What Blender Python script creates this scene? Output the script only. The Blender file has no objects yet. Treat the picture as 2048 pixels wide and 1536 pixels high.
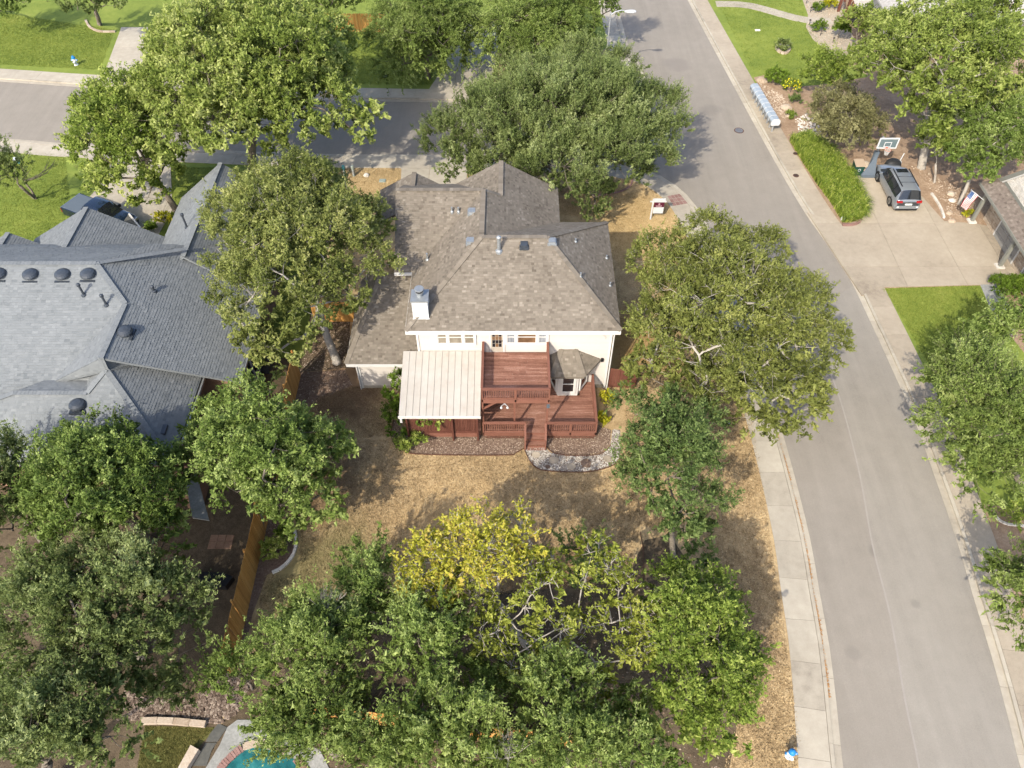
import bpy, math, random
import numpy as np
from mathutils import Vector, Matrix
random.seed(7)
rng = np.random.default_rng(7)
S = bpy.context.scene
COL = S.collection
R = math.radians

# ------------------------------------------------------------------ camera, sky, sun, exposure
CAM_H, FPX, TILT = 37.5, 1560.0, R(50.5)
cam_data = bpy.data.cameras.new('camera')
cam_data.sensor_width = 36.0
cam_data.lens = FPX / 2048 * 36.0
cam_data.clip_end = 3000
cam = bpy.data.objects.new('camera', cam_data)
COL.objects.link(cam)
cam.location = (0, 0, CAM_H)
cam.rotation_euler = (R(90) - TILT, 0, 0)
S.camera = cam

SUN_EL, SUN_AZ = R(40), R(29)          # light travels towards +Y and a little +X
world = bpy.data.worlds.new('World')
S.world = world
world.use_nodes = True
nt = world.node_tree
nt.nodes.clear()
sky = nt.nodes.new('ShaderNodeTexSky')
sky.sky_type = 'NISHITA'
sky.sun_disc = False
sky.sun_elevation = SUN_EL
sky.sun_rotation = math.pi + SUN_AZ
sky.altitude = 250
sky.air_density = .7
sky.dust_density = 3.0
sky.ozone_density = 1.0
bg = nt.nodes.new('ShaderNodeBackground')
bg.inputs['Strength'].default_value = 0.15
wo = nt.nodes.new('ShaderNodeOutputWorld')
nt.links.new(sky.outputs[0], bg.inputs[0])
nt.links.new(bg.outputs[0], wo.inputs[0])
sun_data = bpy.data.lights.new('sun', 'SUN')
sun_data.energy = 2.2
sun_data.angle = R(0.6)
sun_data.color = (1.0, 0.91, 0.78)
sun = bpy.data.objects.new('sun', sun_data)
COL.objects.link(sun)
ldir = Vector((math.sin(SUN_AZ) * math.cos(SUN_EL), math.cos(SUN_AZ) * math.cos(SUN_EL), -math.sin(SUN_EL)))
sun.rotation_euler = ldir.to_track_quat('-Z', 'Y').to_euler()
sun.location = (-30, -40, 60)
S.view_settings.view_transform = 'Standard'
S.view_settings.look = 'None'
S.view_settings.gamma = 1.0
S.view_settings.use_curve_mapping = False
S.view_settings.exposure = 1.4

# ------------------------------------------------------------------ survey helper: photo measurement -> place on the ground (or at height h)
CT, ST = math.cos(TILT), math.sin(TILT)
def at(px, py, h=0.1):
    u, v = (px - 1024) / FPX, (768 - py) / FPX
    t = (CAM_H - h) / (ST - v * CT)
    return Vector((u * t, (CT + v * ST) * t, h))
def mpp(p):
    return (p.y * CT + (CAM_H - p.z) * ST) / FPX

# ------------------------------------------------------------------ materials
MATS = {}
def mat(name, stops, s1=.3, w1=.4, s2=3, w2=.3, s3=0, w3=0, wt=0, wo=0, rough=.9, spec=.25, metal=0, bump=0, bs=20, trans=0,
        spots=(), streak=None, coat=0, detail=4):
    kc = (.98, 1.08, .88) if name.startswith('leaf_') and name != 'leaf_litter_orange' else (.85, .865, .85)
    stops = [tuple(a * b for a, b in zip(c, kc)) for c in stops]
    m = bpy.data.materials.new(name)
    m.use_nodes = True
    t = m.node_tree
    N, L = t.nodes, t.links
    bsdf = N['Principled BSDF']
    bsdf.inputs['Roughness'].default_value = rough
    bsdf.inputs['Specular IOR Level'].default_value = spec
    bsdf.inputs['Metallic'].default_value = metal
    if coat: bsdf.inputs['Coat Weight'].default_value = coat
    geo = N.new('ShaderNodeNewGeometry')
    def math_(op, a, b=None):
        n = N.new('ShaderNodeMath'); n.operation = op
        for i, x in enumerate((a, b)):
            if x is None: continue
            if isinstance(x, (int, float)): n.inputs[i].default_value = x
            else: L.new(x, n.inputs[i])
        return n.outputs[0]
    def noise(scale, det=detail, stretch=None):
        n = N.new('ShaderNodeTexNoise')
        n.inputs['Scale'].default_value = scale
        n.inputs['Detail'].default_value = det
        n.inputs['Roughness'].default_value = .6
        src = geo.outputs['Position']
        if stretch:
            mp = N.new('ShaderNodeMapping'); mp.inputs['Scale'].default_value = stretch
            L.new(src, mp.inputs[0]); src = mp.outputs[0]
        L.new(src, n.inputs['Vector'])
        return n.outputs['Fac']
    if len(stops) == 1:
        col = None
        bsdf.inputs['Base Color'].default_value = (*stops[0], 1)
    else:
        fac = None
        terms = []
        for s, w in ((s1, w1), (s2, w2), (s3, w3)):
            if w: terms.append(math_('MULTIPLY', math_('SUBTRACT', noise(s), .5), w * 2.2))
        if streak: terms.append(math_('MULTIPLY', math_('SUBTRACT', noise(1, 3, streak[0]), .5), streak[1] * 2.2))
        if wt:
            a = N.new('ShaderNodeAttribute'); a.attribute_name = 'tint'
            terms.append(math_('MULTIPLY', math_('SUBTRACT', a.outputs['Fac'], .5), wt * 2))
        if wo:
            o = N.new('ShaderNodeObjectInfo')
            terms.append(math_('MULTIPLY', math_('SUBTRACT', o.outputs['Random'], .5), wo * 2))
        fac = .5
        for x in terms: fac = math_('ADD', x, fac)
        rp = N.new('ShaderNodeValToRGB')
        el = rp.color_ramp.elements
        while len(el) < len(stops): el.new(.5)
        for i, c in enumerate(stops):
            el[i].position = i / (len(stops) - 1); el[i].color = (*c, 1)
        L.new(fac, rp.inputs[0])
        col = rp.outputs[0]
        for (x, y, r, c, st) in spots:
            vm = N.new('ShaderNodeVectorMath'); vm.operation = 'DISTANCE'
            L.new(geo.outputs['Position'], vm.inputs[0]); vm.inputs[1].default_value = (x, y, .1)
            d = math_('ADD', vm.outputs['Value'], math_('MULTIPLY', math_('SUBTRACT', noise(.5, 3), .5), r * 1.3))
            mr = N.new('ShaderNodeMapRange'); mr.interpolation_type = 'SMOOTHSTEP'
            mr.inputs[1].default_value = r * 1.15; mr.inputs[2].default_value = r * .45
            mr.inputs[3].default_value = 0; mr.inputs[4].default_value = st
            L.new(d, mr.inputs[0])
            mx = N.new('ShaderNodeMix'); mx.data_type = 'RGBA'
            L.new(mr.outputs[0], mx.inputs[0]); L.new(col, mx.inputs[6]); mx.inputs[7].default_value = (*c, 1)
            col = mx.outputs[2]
        L.new(col, bsdf.inputs['Base Color'])
    if bump:
        b = N.new('ShaderNodeBump'); b.inputs['Strength'].default_value = bump; b.inputs['Distance'].default_value = .03
        L.new(noise(bs, 3), b.inputs['Height']); L.new(b.outputs[0], bsdf.inputs['Normal'])
    if trans:
        tr = N.new('ShaderNodeBsdfTranslucent')
        if col is not None: L.new(col, tr.inputs[0])
        else: tr.inputs[0].default_value = (*stops[0], 1)
        ms = N.new('ShaderNodeMixShader'); ms.inputs[0].default_value = trans
        L.new(bsdf.outputs[0], ms.inputs[1]); L.new(tr.outputs[0], ms.inputs[2])
        L.new(ms.outputs[0], N['Material Output'].inputs[0])
    MATS[name] = m
    return m

STRAW, BROWN, OLIVE = (.46, .31, .14), (.20, .125, .065), (.105, .105, .035)
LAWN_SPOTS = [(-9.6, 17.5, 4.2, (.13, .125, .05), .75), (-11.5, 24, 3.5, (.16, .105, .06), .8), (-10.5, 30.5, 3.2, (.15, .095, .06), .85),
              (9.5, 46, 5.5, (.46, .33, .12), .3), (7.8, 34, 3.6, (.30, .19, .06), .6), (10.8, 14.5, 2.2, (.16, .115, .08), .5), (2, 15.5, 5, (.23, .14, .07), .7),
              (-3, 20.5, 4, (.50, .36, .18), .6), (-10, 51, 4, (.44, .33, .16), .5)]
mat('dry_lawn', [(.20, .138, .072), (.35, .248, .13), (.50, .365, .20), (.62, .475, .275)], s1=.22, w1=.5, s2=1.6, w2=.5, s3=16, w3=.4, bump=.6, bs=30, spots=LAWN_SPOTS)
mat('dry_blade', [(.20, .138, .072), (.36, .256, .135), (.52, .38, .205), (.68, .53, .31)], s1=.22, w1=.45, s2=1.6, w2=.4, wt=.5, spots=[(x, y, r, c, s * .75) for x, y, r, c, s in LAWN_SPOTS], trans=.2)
mat('green_lawn', [(.075, .11, .018), (.150, .20, .032), (.215, .262, .046), (.31, .315, .09)], s1=.25, w1=.4, s2=1.4, w2=.3, s3=16, w3=.3, bump=.5, bs=30)
mat('green_blade', [(.075, .115, .016), (.150, .205, .028), (.22, .27, .045), (.33, .34, .08)], s1=.25, w1=.4, s2=1.4, w2=.25, wt=.35, trans=.3)
mat('olive_lawn', [(.04, .045, .012), (.085, .085, .022), (.13, .125, .035), (.19, .15, .05)], s1=.6, w1=.4, s2=3, w2=.4, s3=16, w3=.4, bump=.6, bs=30)
mat('olive_blade', [(.05, .055, .012), (.10, .10, .024), (.16, .15, .04), (.24, .20, .07)], s1=.6, w1=.4, w2=0, wt=.4, trans=.2)
mat('soil', [(.04, .03, .018), (.085, .062, .038), (.14, .105, .066), (.21, .165, .11)], s1=.5, w1=.35, s2=5, w2=.4, s3=28, w3=.4, bump=.9, bs=24)
mat('tan_soil', [(.16, .10, .06), (.27, .18, .115), (.36, .255, .17), (.46, .35, .25)], s1=.6, w1=.4, s2=4, w2=.4, s3=24, w3=.4, bump=.8, bs=24)
mat('mulch', [(.06, .04, .03), (.14, .09, .065), (.22, .155, .115), (.38, .29, .22)], s1=1.2, w1=.25, s2=9, w2=.5, s3=40, w3=.5, bump=1, bs=35)
mat('chips', [(.07, .045, .03), (.17, .11, .075), (.30, .22, .16), (.46, .37, .29)], w1=.1, s1=2, w2=0, wt=.5)
mat('far_ground', [(.07, .075, .03), (.13, .12, .055), (.2, .16, .09)], s1=.08, w1=.5, s2=1, w2=.4)
mat('asphalt', [(.185, .162, .134), (.25, .222, .186), (.285, .254, .215), (.34, .308, .265)], s1=.12, w1=.3, s2=1.1, w2=.22, s3=34, w3=.5, rough=.92, bump=.35, bs=70, streak=((1.4, .08, 1), .3), spots=[(19.3, 19.5, .5, (.13, .12, .105), .5), (20.2, 33, .35, (.14, .13, .11), .4), (16.5, 14, .4, (.15, .135, .115), .35), (17.4, 62, 1.1, (.16, .145, .125), .5), (-36, 62, 1.4, (.17, .155, .13), .5), (15.5, 70, 1.5, (.18, .16, .14), .5)])
mat('asphalt_pass', [(.195, .174, .146), (.262, .236, .20), (.298, .27, .23), (.35, .32, .278)], s1=.12, w1=.3, s2=1.1, w2=.22, s3=34, w3=.5, rough=.92, bump=.35, bs=70, streak=((1.4, .08, 1), .3), spots=[(17.5, 21.4, .45, (.15, .135, .115), .5), (20.4, 16.5, .3, (.14, .13, .11), .4)])
mat('concrete', [(.20, .172, .138), (.36, .318, .255), (.45, .402, .325), (.54, .495, .41)], s1=.35, w1=.3, s2=2.2, w2=.3, s3=26, w3=.16, wo=.16, rough=.9, bump=.25, bs=50)
mat('aggregate', [(.19, .155, .118), (.345, .29, .22), (.42, .358, .275), (.54, .472, .375)], s1=.3, w1=.35, s2=3, w2=.25, s3=30, w3=.3, wo=.14, rough=.9, bump=.5, bs=45)
mat('grey_paving', [(.17, .17, .16), (.28, .28, .265), (.45, .45, .43)], s1=1.5, w1=.3, s2=8, w2=.4)
mat('leaf_litter_orange', [(.20, .09, .03), (.42, .20, .06), (.55, .30, .10)], s1=3, w1=.4, s2=20, w2=.5, bump=1, bs=30)
mat('red_paver', [(.18, .10, .085), (.27, .155, .135), (.34, .23, .20)], s1=2, w1=.4, s2=10, w2=.3, wo=.2)
mat('tan_shingle', [(.10, .083, .064), (.165, .14, .111), (.21, .18, .145), (.30, .262, .213)], s1=.5, w1=.3, s2=3, w2=.12, wt=.34, rough=.95, bump=.3, bs=60)
mat('grey_shingle', [(.125, .136, .144), (.175, .188, .196), (.205, .218, .226), (.25, .262, .268)], s1=.5, w1=.25, s2=3, w2=.12, wt=.30, rough=.95, bump=.3, bs=60)
mat('brown_shingle', [(.10, .08, .065), (.16, .13, .11), (.21, .175, .15), (.28, .24, .2)], s1=.4, w1=.15, wt=.35, rough=.95)
mat('pale_shingle', [(.30, .28, .26), (.42, .40, .375), (.50, .475, .45)], s1=.4, w1=.2, wt=.3, rough=.95)
mat('siding', [(.49, .445, .40), (.57, .522, .478), (.62, .575, .535)], s1=.5, w1=.2, s2=6, w2=.2, wo=.12, rough=.7)
mat('white_trim', [(.58, .56, .53), (.68, .665, .64)], s1=2, w1=.4, s2=12, w2=.2, rough=.55)
mat('door_paint', [(.42, .37, .30), (.5, .45, .38)], s1=3, w1=.4, rough=.5)
mat('galvanised', [(.24, .26, .275), (.34, .36, .375), (.42, .44, .455)], s1=4, w1=.5, s2=20, w2=.2, rough=.45, metal=.5, spec=.5)
mat('metal_roof', [(.34, .275, .22), (.42, .385, .34), (.465, .44, .40), (.50, .48, .445)], s1=.35, w1=.45, s2=2.5, w2=.3, wo=.1, rough=.5, spec=.4, spots=[(-2.0, 28.2, 1.6, (.50, .36, .29), .75), (-2.4, 26.8, .9, (.52, .40, .33), .5)])
mat('dark_vent', [(.035, .042, .052), (.06, .07, .085)], s1=4, w1=.4, rough=.4, spec=.5)
mat('black', [(.012, .012, .013), (.022, .022, .024)], s1=5, w1=.3, rough=.5)
mat('deck_wood', [(.115, .052, .036), (.20, .094, .065), (.28, .140, .10), (.42, .26, .205)], s1=1.2, w1=.3, s2=14, w2=.3, wo=.24, rough=.75, bump=.3, bs=50, streak=((1.2, 16, 8), .45))
mat('deck_rail', [(.13, .052, .035), (.205, .088, .06), (.27, .122, .088)], s1=2, w1=.3, s2=14, w2=.25, wo=.15, rough=.75)
mat('screen_wood', [(.085, .03, .02), (.135, .05, .034), (.18, .075, .05)], s1=2, w1=.3, wo=.3, rough=.8)
mat('cedar', [(.32, .15, .04), (.47, .235, .065), (.58, .31, .09), (.64, .37, .13)], s1=1, w1=.2, s2=10, w2=.25, wo=.3, rough=.8, streak=((14, 14, .8), .25))
mat('glass_dark', [(.015, .018, .022)], rough=.04, spec=.8)
mat('glass_tan', [(.10, .08, .055), (.23, .195, .145), (.31, .27, .21)], s1=1.2, w1=.3, s2=2.5, w2=.3, rough=.06, spec=.6, streak=((4, 1, 1), .5))
mat('glass_blue', [(.10, .115, .13), (.25, .27, .29), (.42, .44, .46)], s1=2, w1=.3, rough=.06, spec=.6, streak=((9, 1, .6), .6))
mat('glass_wood', [(.06, .035, .02), (.19, .11, .06), (.27, .17, .10)], s1=1.2, w1=.6, rough=.06, spec=.6)
mat('brick_wall', [(.18, .10, .065), (.28, .17, .11), (.36, .24, .17)], s1=1.5, w1=.3, s2=14, w2=.5, wo=.1)
mat('limestone', [(.30, .22, .155), (.44, .355, .27), (.56, .48, .39)], s1=2.5, w1=.4, s2=10, w2=.3, wo=.25, wt=.4, rough=.9, bump=.6, bs=14)
mat('stone_white', [(.42, .38, .33), (.62, .58, .52), (.72, .69, .64)], s1=2.5, w1=.4, s2=10, w2=.3, wo=.2, wt=.4, rough=.9, bump=.5, bs=14)
mat('garage_paint', [(.25, .24, .225), (.31, .30, .28)], s1=2, w1=.4, rough=.6)
mat('olive_trim', [(.19, .19, .165), (.25, .25, .22)], s1=2, w1=.4, rough=.6)
mat('bark', [(.10, .08, .06), (.19, .16, .125), (.30, .26, .215)], s1=2, w1=.3, s2=12, w2=.5, rough=.95, bump=1, bs=22)
mat('bark_pale', [(.25, .22, .185), (.38, .345, .30), (.5, .465, .42)], s1=2, w1=.3, s2=12, w2=.4, rough=.95, bump=.6, bs=22)
mat('car_paint', [(.25, .27, .295)], rough=.3, metal=.35, spec=.6, coat=.7)
mat('navy_paint', [(.012, .024, .05)], rough=.25, metal=.4, spec=.6, coat=.8)
mat('tyre', [(.012, .012, .012), (.02, .02, .02)], rough=.85)
mat('rim', [(.45, .46, .47)], rough=.3, metal=.9)
mat('lamp_red', [(.35, .012, .014)], rough=.2, spec=.6)
mat('plate_white', [(.75, .75, .72)], rough=.5)
mat('mailbox_grey', [(.28, .325, .37), (.35, .395, .44)], s1=2, w1=.4, wo=.25, rough=.45, spec=.4)
mat('white_paint', [(.52, .53, .53), (.60, .605, .61)], s1=3, w1=.3, rough=.5)
mat('maroon', [(.085, .012, .028)], rough=.5)
mat('pink_print', [(.62, .42, .46)], rough=.5)
mat('steel_pole', [(.42, .43, .44), (.55, .56, .57)], s1=3, w1=.4, rough=.4, metal=.5)
mat('iron', [(.035, .028, .03), (.075, .06, .058)], s1=10, w1=.5, rough=.7, metal=.3)
mat('rust_iron', [(.10, .045, .03), (.15, .08, .055)], s1=10, w1=.5, rough=.8)
mat('hydrant_blue', [(.02, .20, .50)], rough=.4)
mat('hydrant_white', [(.66, .68, .70)], rough=.5)
mat('bin_green', [(.012, .055, .042)], rough=.45)
mat('bin_lid', [(.40, .31, .225)], rough=.6)
mat('grill_cover', [(.016, .017, .018), (.03, .031, .033)], s1=6, w1=.5, rough=.55, bump=.5, bs=6)
mat('pad_blue', [(.085, .11, .14), (.12, .145, .175)], s1=4, w1=.4, rough=.6)
mat('board_acrylic', [(.12, .16, .17)], rough=.08, spec=.6)
mat('rim_orange', [(.5, .09, .03)], rough=.5)
mat('net_white', [(.75, .72, .68)], rough=.9)
mat('flag_white', [(.78, .76, .74)], rough=.9, trans=.2)
mat('flag_red', [(.42, .04, .06)], rough=.9, trans=.2)
mat('flag_blue', [(.07, .12, .26)], rough=.9, trans=.2)
mat('teal_box', [(.10, .32, .34)], rough=.5)
mat('pedestal_grey', [(.25, .30, .27), (.33, .37, .33)], s1=3, w1=.4, rough=.6)
mat('pool_water', [(.006, .05, .052), (.014, .115, .118), (.03, .18, .18), (.075, .28, .27)], s1=.6, w1=.7, s2=3, w2=.5, rough=.05, spec=.5, bump=.2, bs=4)
mat('river_rock', [(.07, .048, .035), (.14, .10, .075), (.22, .165, .13), (.36, .29, .23)], s1=3, w1=.2, wt=.5, w2=.1, rough=.85)
mat('white_gravel', [(.17, .145, .12), (.31, .275, .235), (.44, .40, .35), (.58, .54, .49)], s1=3, w1=.2, wt=.5, w2=.1, rough=.85)
mat('dark_paving', [(.045, .045, .042), (.09, .09, .082), (.16, .155, .135)], s1=1.2, w1=.4, s2=6, w2=.3, rough=.8)

LEAF = {
 'live_oak': [(0.05, 0.072, 0.014), (0.114, 0.156, 0.036), (0.21, 0.258, 0.074), (0.408, 0.444, 0.18)],
 'live_oak_grey': [(0.051, 0.065, 0.021), (0.121, 0.148, 0.048), (0.222, 0.248, 0.101), (0.412, 0.422, 0.222)],
 'olive_oak': [(0.06, 0.066, 0.018), (0.138, 0.146, 0.039), (0.225, 0.228, 0.069), (0.35, 0.33, 0.119)],
 'bright': [(0.068, 0.088, 0.016), (0.16, 0.196, 0.042), (0.285, 0.312, 0.09), (0.45, 0.44, 0.193)],
 'elm': [(0.058, 0.068, 0.018), (0.138, 0.153, 0.042), (0.255, 0.26, 0.088), (0.43, 0.4, 0.18)],
 'blue_green': [(.040, .060, .018), (.098, .138, .044), (.18, .22, .08), (.30, .34, .15)],
 'yellow': [(.16, .145, .014), (.32, .295, .036), (.46, .40, .07), (.52, .36, .11)],
 'yellow_lime': [(0.13, 0.14, 0.02), (0.27, 0.285, 0.053), (0.42, 0.41, 0.099), (0.5, 0.45, 0.166)],
 'lime': [(0.06, 0.084, 0.013), (0.145, 0.19, 0.034), (0.275, 0.312, 0.072), (0.45, 0.44, 0.166)],
 'hedge': [(.036, .060, .008), (.085, .130, .016), (.15, .21, .028), (.25, .31, .06)],
 'gold_bush': [(.11, .11, .008), (.27, .26, .014), (.45, .39, .03), (.55, .46, .06)],
 'brown_bush': [(.075, .065, .034), (.155, .140, .066), (.25, .22, .12), (.38, .33, .20)],
 'weep': [(0.053, 0.072, 0.014), (0.13, 0.168, 0.041), (0.246, 0.288, 0.091), (0.444, 0.468, 0.204)],
}
for k, v in LEAF.items():
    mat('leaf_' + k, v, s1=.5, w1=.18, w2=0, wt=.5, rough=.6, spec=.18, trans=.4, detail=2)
mat('leaf_flower', [(.55, .45, .01), (.75, .62, .03)], w1=.2, w2=0, wt=.4)
M = MATS

# ------------------------------------------------------------------ objects and meshes
PINV = {}
def thing(name, label, cat, loc, group=None):
    o = bpy.data.objects.new(name, None)
    COL.objects.link(o)
    o.empty_display_size = .3
    o.location = loc
    PINV[o.name] = Matrix.Translation(-Vector(loc))
    return tag(o, label, cat, group)
def tag(o, label, cat, group=None):
    o['label'] = label; o['category'] = cat
    if group: o['group'] = group
    return o
def kind(o, k):
    o['kind'] = k
    return o
def link(name, me, parent=None, loc=None, rz=None):
    o = bpy.data.objects.new(name, me)
    COL.objects.link(o)
    if parent is not None:
        o.parent = parent
        o.matrix_parent_inverse = PINV.get(parent.name, Matrix())
    if loc is not None: o.location = loc
    if rz is not None: o.rotation_euler = (0, 0, rz)
    return o
def dup(root, loc, rz=None, label=None):
    r = root.copy(); COL.objects.link(r)
    r.location = loc
    if rz is not None: r.rotation_euler = (0, 0, rz)
    if label: r['label'] = label
    for ch in root.children:
        c = ch.copy(); COL.objects.link(c); c.parent = r
        for g in ch.children:
            d = g.copy(); COL.objects.link(d); d.parent = c
    return r

class MB:
    def __init__(self, Mx=None):
        self.v, self.f, self.t = [], [], []
        self.M = Mx
    def add(self, vs, fs, t=.5):
        n = len(self.v)
        if self.M is not None: vs = [self.M @ Vector(p) for p in vs]
        self.v += [tuple(p) for p in vs]
        self.f += [tuple(i + n for i in f) for f in fs]
        self.t += [t] * len(fs)
        return self
    def ab(self, x0, y0, z0, x1, y1, z1, t=.5):
        vs = [(x, y, z) for z in (z0, z1) for y in (y0, y1) for x in (x0, x1)]
        return self.add(vs, [(0, 2, 3, 1), (4, 5, 7, 6), (0, 1, 5, 4), (2, 6, 7, 3), (0, 4, 6, 2), (1, 3, 7, 5)], t)
    def box(self, c, s, rz=0, t=.5):
        m = Matrix.Translation(c) @ Matrix.Rotation(rz, 4, 'Z')
        a, b, d = s[0] / 2, s[1] / 2, s[2] / 2
        vs = [m @ Vector((x, y, z)) for z in (-d, d) for y in (-b, b) for x in (-a, a)]
        return self.add(vs, [(0, 2, 3, 1), (4, 5, 7, 6), (0, 1, 5, 4), (2, 6, 7, 3), (0, 4, 6, 2), (1, 3, 7, 5)], t)
    def bar(self, p, q, w, h, t=.5, up=None):
        p, q = Vector(p), Vector(q)
        d = (q - p).normalized()
        up = Vector(up) if up else (Vector((0, 0, 1)) if abs(d.z) < .95 else Vector((0, 1, 0)))
        s = d.cross(up).normalized(); u = s.cross(d)
        vs = [e + s * a * w / 2 + u * b * h / 2 for e in (p, q) for b in (-1, 1) for a in (-1, 1)]
        return self.add(vs, [(0, 1, 3, 2), (4, 6, 7, 5), (0, 4, 5, 1), (2, 3, 7, 6), (0, 2, 6, 4), (1, 5, 7, 3)], t)
    def tube(self, pts, rad, n=6, t=.5, caps=True):
        pts = [Vector(p) for p in pts]
        if isinstance(rad, (int, float)): rad = [rad] * len(pts)
        vs, fs = [], []
        for i, p in enumerate(pts):
            d = (pts[min(i + 1, len(pts) - 1)] - pts[max(i - 1, 0)])
            if d.length < 1e-6: d = Vector((0, 0, 1))
            d.normalize()
            a = d.orthogonal().normalized() if abs(d.z) > .9 else d.cross(Vector((0, 0, 1))).normalized()
            if abs(d.z) > .9: a = (Vector((1, 0, 0)) - d * d.x).normalized()
            b = d.cross(a)
            vs += [p + (a * math.cos(6.2832 * k / n) + b * math.sin(6.2832 * k / n)) * rad[i] for k in range(n)]
        for i in range(len(pts) - 1):
            for k in range(n):
                k2 = (k + 1) % n
                fs.append((i * n + k, i * n + k2, (i + 1) * n + k2, (i + 1) * n + k))
        if caps:
            fs.append(tuple(range(n))[::-1]); fs.append(tuple(range((len(pts) - 1) * n, len(pts) * n)))
        return self.add(vs, fs, t)
    def lathe(self, prof, c, n=16, t=.5):
        c = Vector(c); vs, fs = [], []
        for r, z in prof:
            vs += [c + Vector((r * math.cos(6.2832 * k / n), r * math.sin(6.2832 * k / n), z)) for k in range(n)]
        for i in range(len(prof) - 1):
            for k in range(n):
                k2 = (k + 1) % n
                fs.append((i * n + k, i * n + k2, (i + 1) * n + k2, (i + 1) * n + k))
        fs.append(tuple(range(n))[::-1]); fs.append(tuple(range((len(prof) - 1) * n, len(prof) * n)))
        return self.add(vs, fs, t)
    def prism(self, pts, z0, z1, t=.5):
        n = len(pts)
        if sum(pts[i][0] * pts[(i + 1) % n][1] - pts[(i + 1) % n][0] * pts[i][1] for i in range(n)) < 0: pts = pts[::-1]
        vs = [(p[0], p[1], z0) for p in pts] + [(p[0], p[1], z1) for p in pts]
        fs = [tuple(range(n))[::-1], tuple(range(n, 2 * n))] + [(i, (i + 1) % n, n + (i + 1) % n, n + i) for i in range(n)]
        return self.add(vs, fs, t)
    def slab(self, pts, thick, t=.5):
        pts = [Vector(p) for p in pts]; n = len(pts)
        vs = pts + [p - Vector((0, 0, thick)) for p in pts]
        return self.add(vs, [tuple(range(n)), tuple(range(n, 2 * n))[::-1]] + [(i, n + i, n + (i + 1) % n, (i + 1) % n) for i in range(n)], t)
    def mesh(self, name, m, smooth=False):
        me = bpy.data.meshes.new(name)
        me.from_pydata(self.v, [], self.f)
        me.materials.append(m)
        a = me.attributes.new('tint', 'FLOAT', 'FACE')
        a.data.foreach_set('value', np.array(self.t, dtype=np.float32))
        if smooth: me.polygons.foreach_set('use_smooth', [True] * len(self.f))
        me.update()
        return me
    def build(self, name, m, parent=None, smooth=False, loc=None):
        return link(name, self.mesh(name, m, smooth), parent, loc)

def np_mesh(name, verts, nper, m, tint, smooth=False):
    """verts (n*nper,3): n separate polygons of nper corners each."""
    n = len(verts) // nper
    me = bpy.data.meshes.new(name)
    me.vertices.add(len(verts)); me.vertices.foreach_set('co', np.ascontiguousarray(verts, dtype=np.float32).ravel())
    me.loops.add(n * nper); me.loops.foreach_set('vertex_index', np.arange(n * nper, dtype=np.int32))
    me.polygons.add(n); me.polygons.foreach_set('loop_start', np.arange(0, n * nper, nper, dtype=np.int32))
    me.update(calc_edges=True)
    me.materials.append(m)
    a = me.attributes.new('tint', 'FLOAT', 'FACE')
    a.data.foreach_set('value', np.ascontiguousarray(tint, dtype=np.float32))
    return me

def clip2(poly, a, b):
    """part of poly left of the line a->b"""
    out = []
    n = len(poly)
    sd = [(b[0] - a[0]) * (p[1] - a[1]) - (b[1] - a[1]) * (p[0] - a[0]) for p in poly]
    for i in range(n):
        j = (i + 1) % n
        if sd[i] >= 0: out.append(poly[i])
        if (sd[i] >= 0) != (sd[j] >= 0):
            k = sd[i] / (sd[i] - sd[j])
            out.append((poly[i][0] + (poly[j][0] - poly[i][0]) * k, poly[i][1] + (poly[j][1] - poly[i][1]) * k))
    return out
def clip_convex(poly, cv):
    for i in range(len(cv)):
        if len(poly) < 3: return []
        poly = clip2(poly, cv[i], cv[(i + 1) % len(cv)])
    return poly
def area2(p):
    return sum(p[i][0] * p[(i + 1) % len(p)][1] - p[(i + 1) % len(p)][0] * p[i][1] for i in range(len(p))) / 2
def inside(poly, x, y):
    """vectorised point in polygon"""
    r = np.zeros(len(x), bool)
    n = len(poly)
    for i in range(n):
        x0, y0 = poly[i][:2]; x1, y1 = poly[(i + 1) % n][:2]
        if y0 == y1: continue
        c = ((y0 > y) != (y1 > y)) & (x < (x1 - x0) * (y - y0) / (y1 - y0) + x0)
        r ^= c
    return r
def smooth_line(pts, step=.5):
    """Catmull-Rom through pts, resampled"""
    P = [Vector(p) for p in pts]
    P = [P[0] * 2 - P[1]] + P + [P[-1] * 2 - P[-2]]
    out = []
    for i in range(1, len(P) - 2):
        n = max(1, int((P[i + 1] - P[i]).length / step))
        for k in range(n):
            t = k / n
            a, b, c, d = P[i - 1:i + 3]
            out.append(.5 * (2 * b + (c - a) * t + (2 * a - 5 * b + 4 * c - d) * t * t + (3 * b - a - 3 * c + d) * t ** 3))
    out.append(P[-2])
    return out
def offset(line, d):
    out = []
    for i, p in enumerate(line):
        t = (line[min(i + 1, len(line) - 1)] - line[max(i - 1, 0)]); t.z = 0
        t.normalize()
        out.append(p + Vector((-t.y, t.x, 0)) * d)
    return out
# ================================================================== THE GROUND
def W(pts, h=.1): return [at(x, y, h) for x, y in pts]
def sheet(name, pts, z, m, k='structure'):
    pts = [(p[0], p[1]) for p in pts]
    if area2(pts) < 0: pts = pts[::-1]
    me = bpy.data.meshes.new(name)
    me.from_pydata([(x, y, z) for x, y in pts], [], [tuple(range(len(pts)))])
    me.materials.append(M[m])
    return kind(link(name, me), k)
sheet('ground', [(-900, -500), (900, -500), (900, 1600), (-900, 1600)], 0, 'far_ground')

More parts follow.
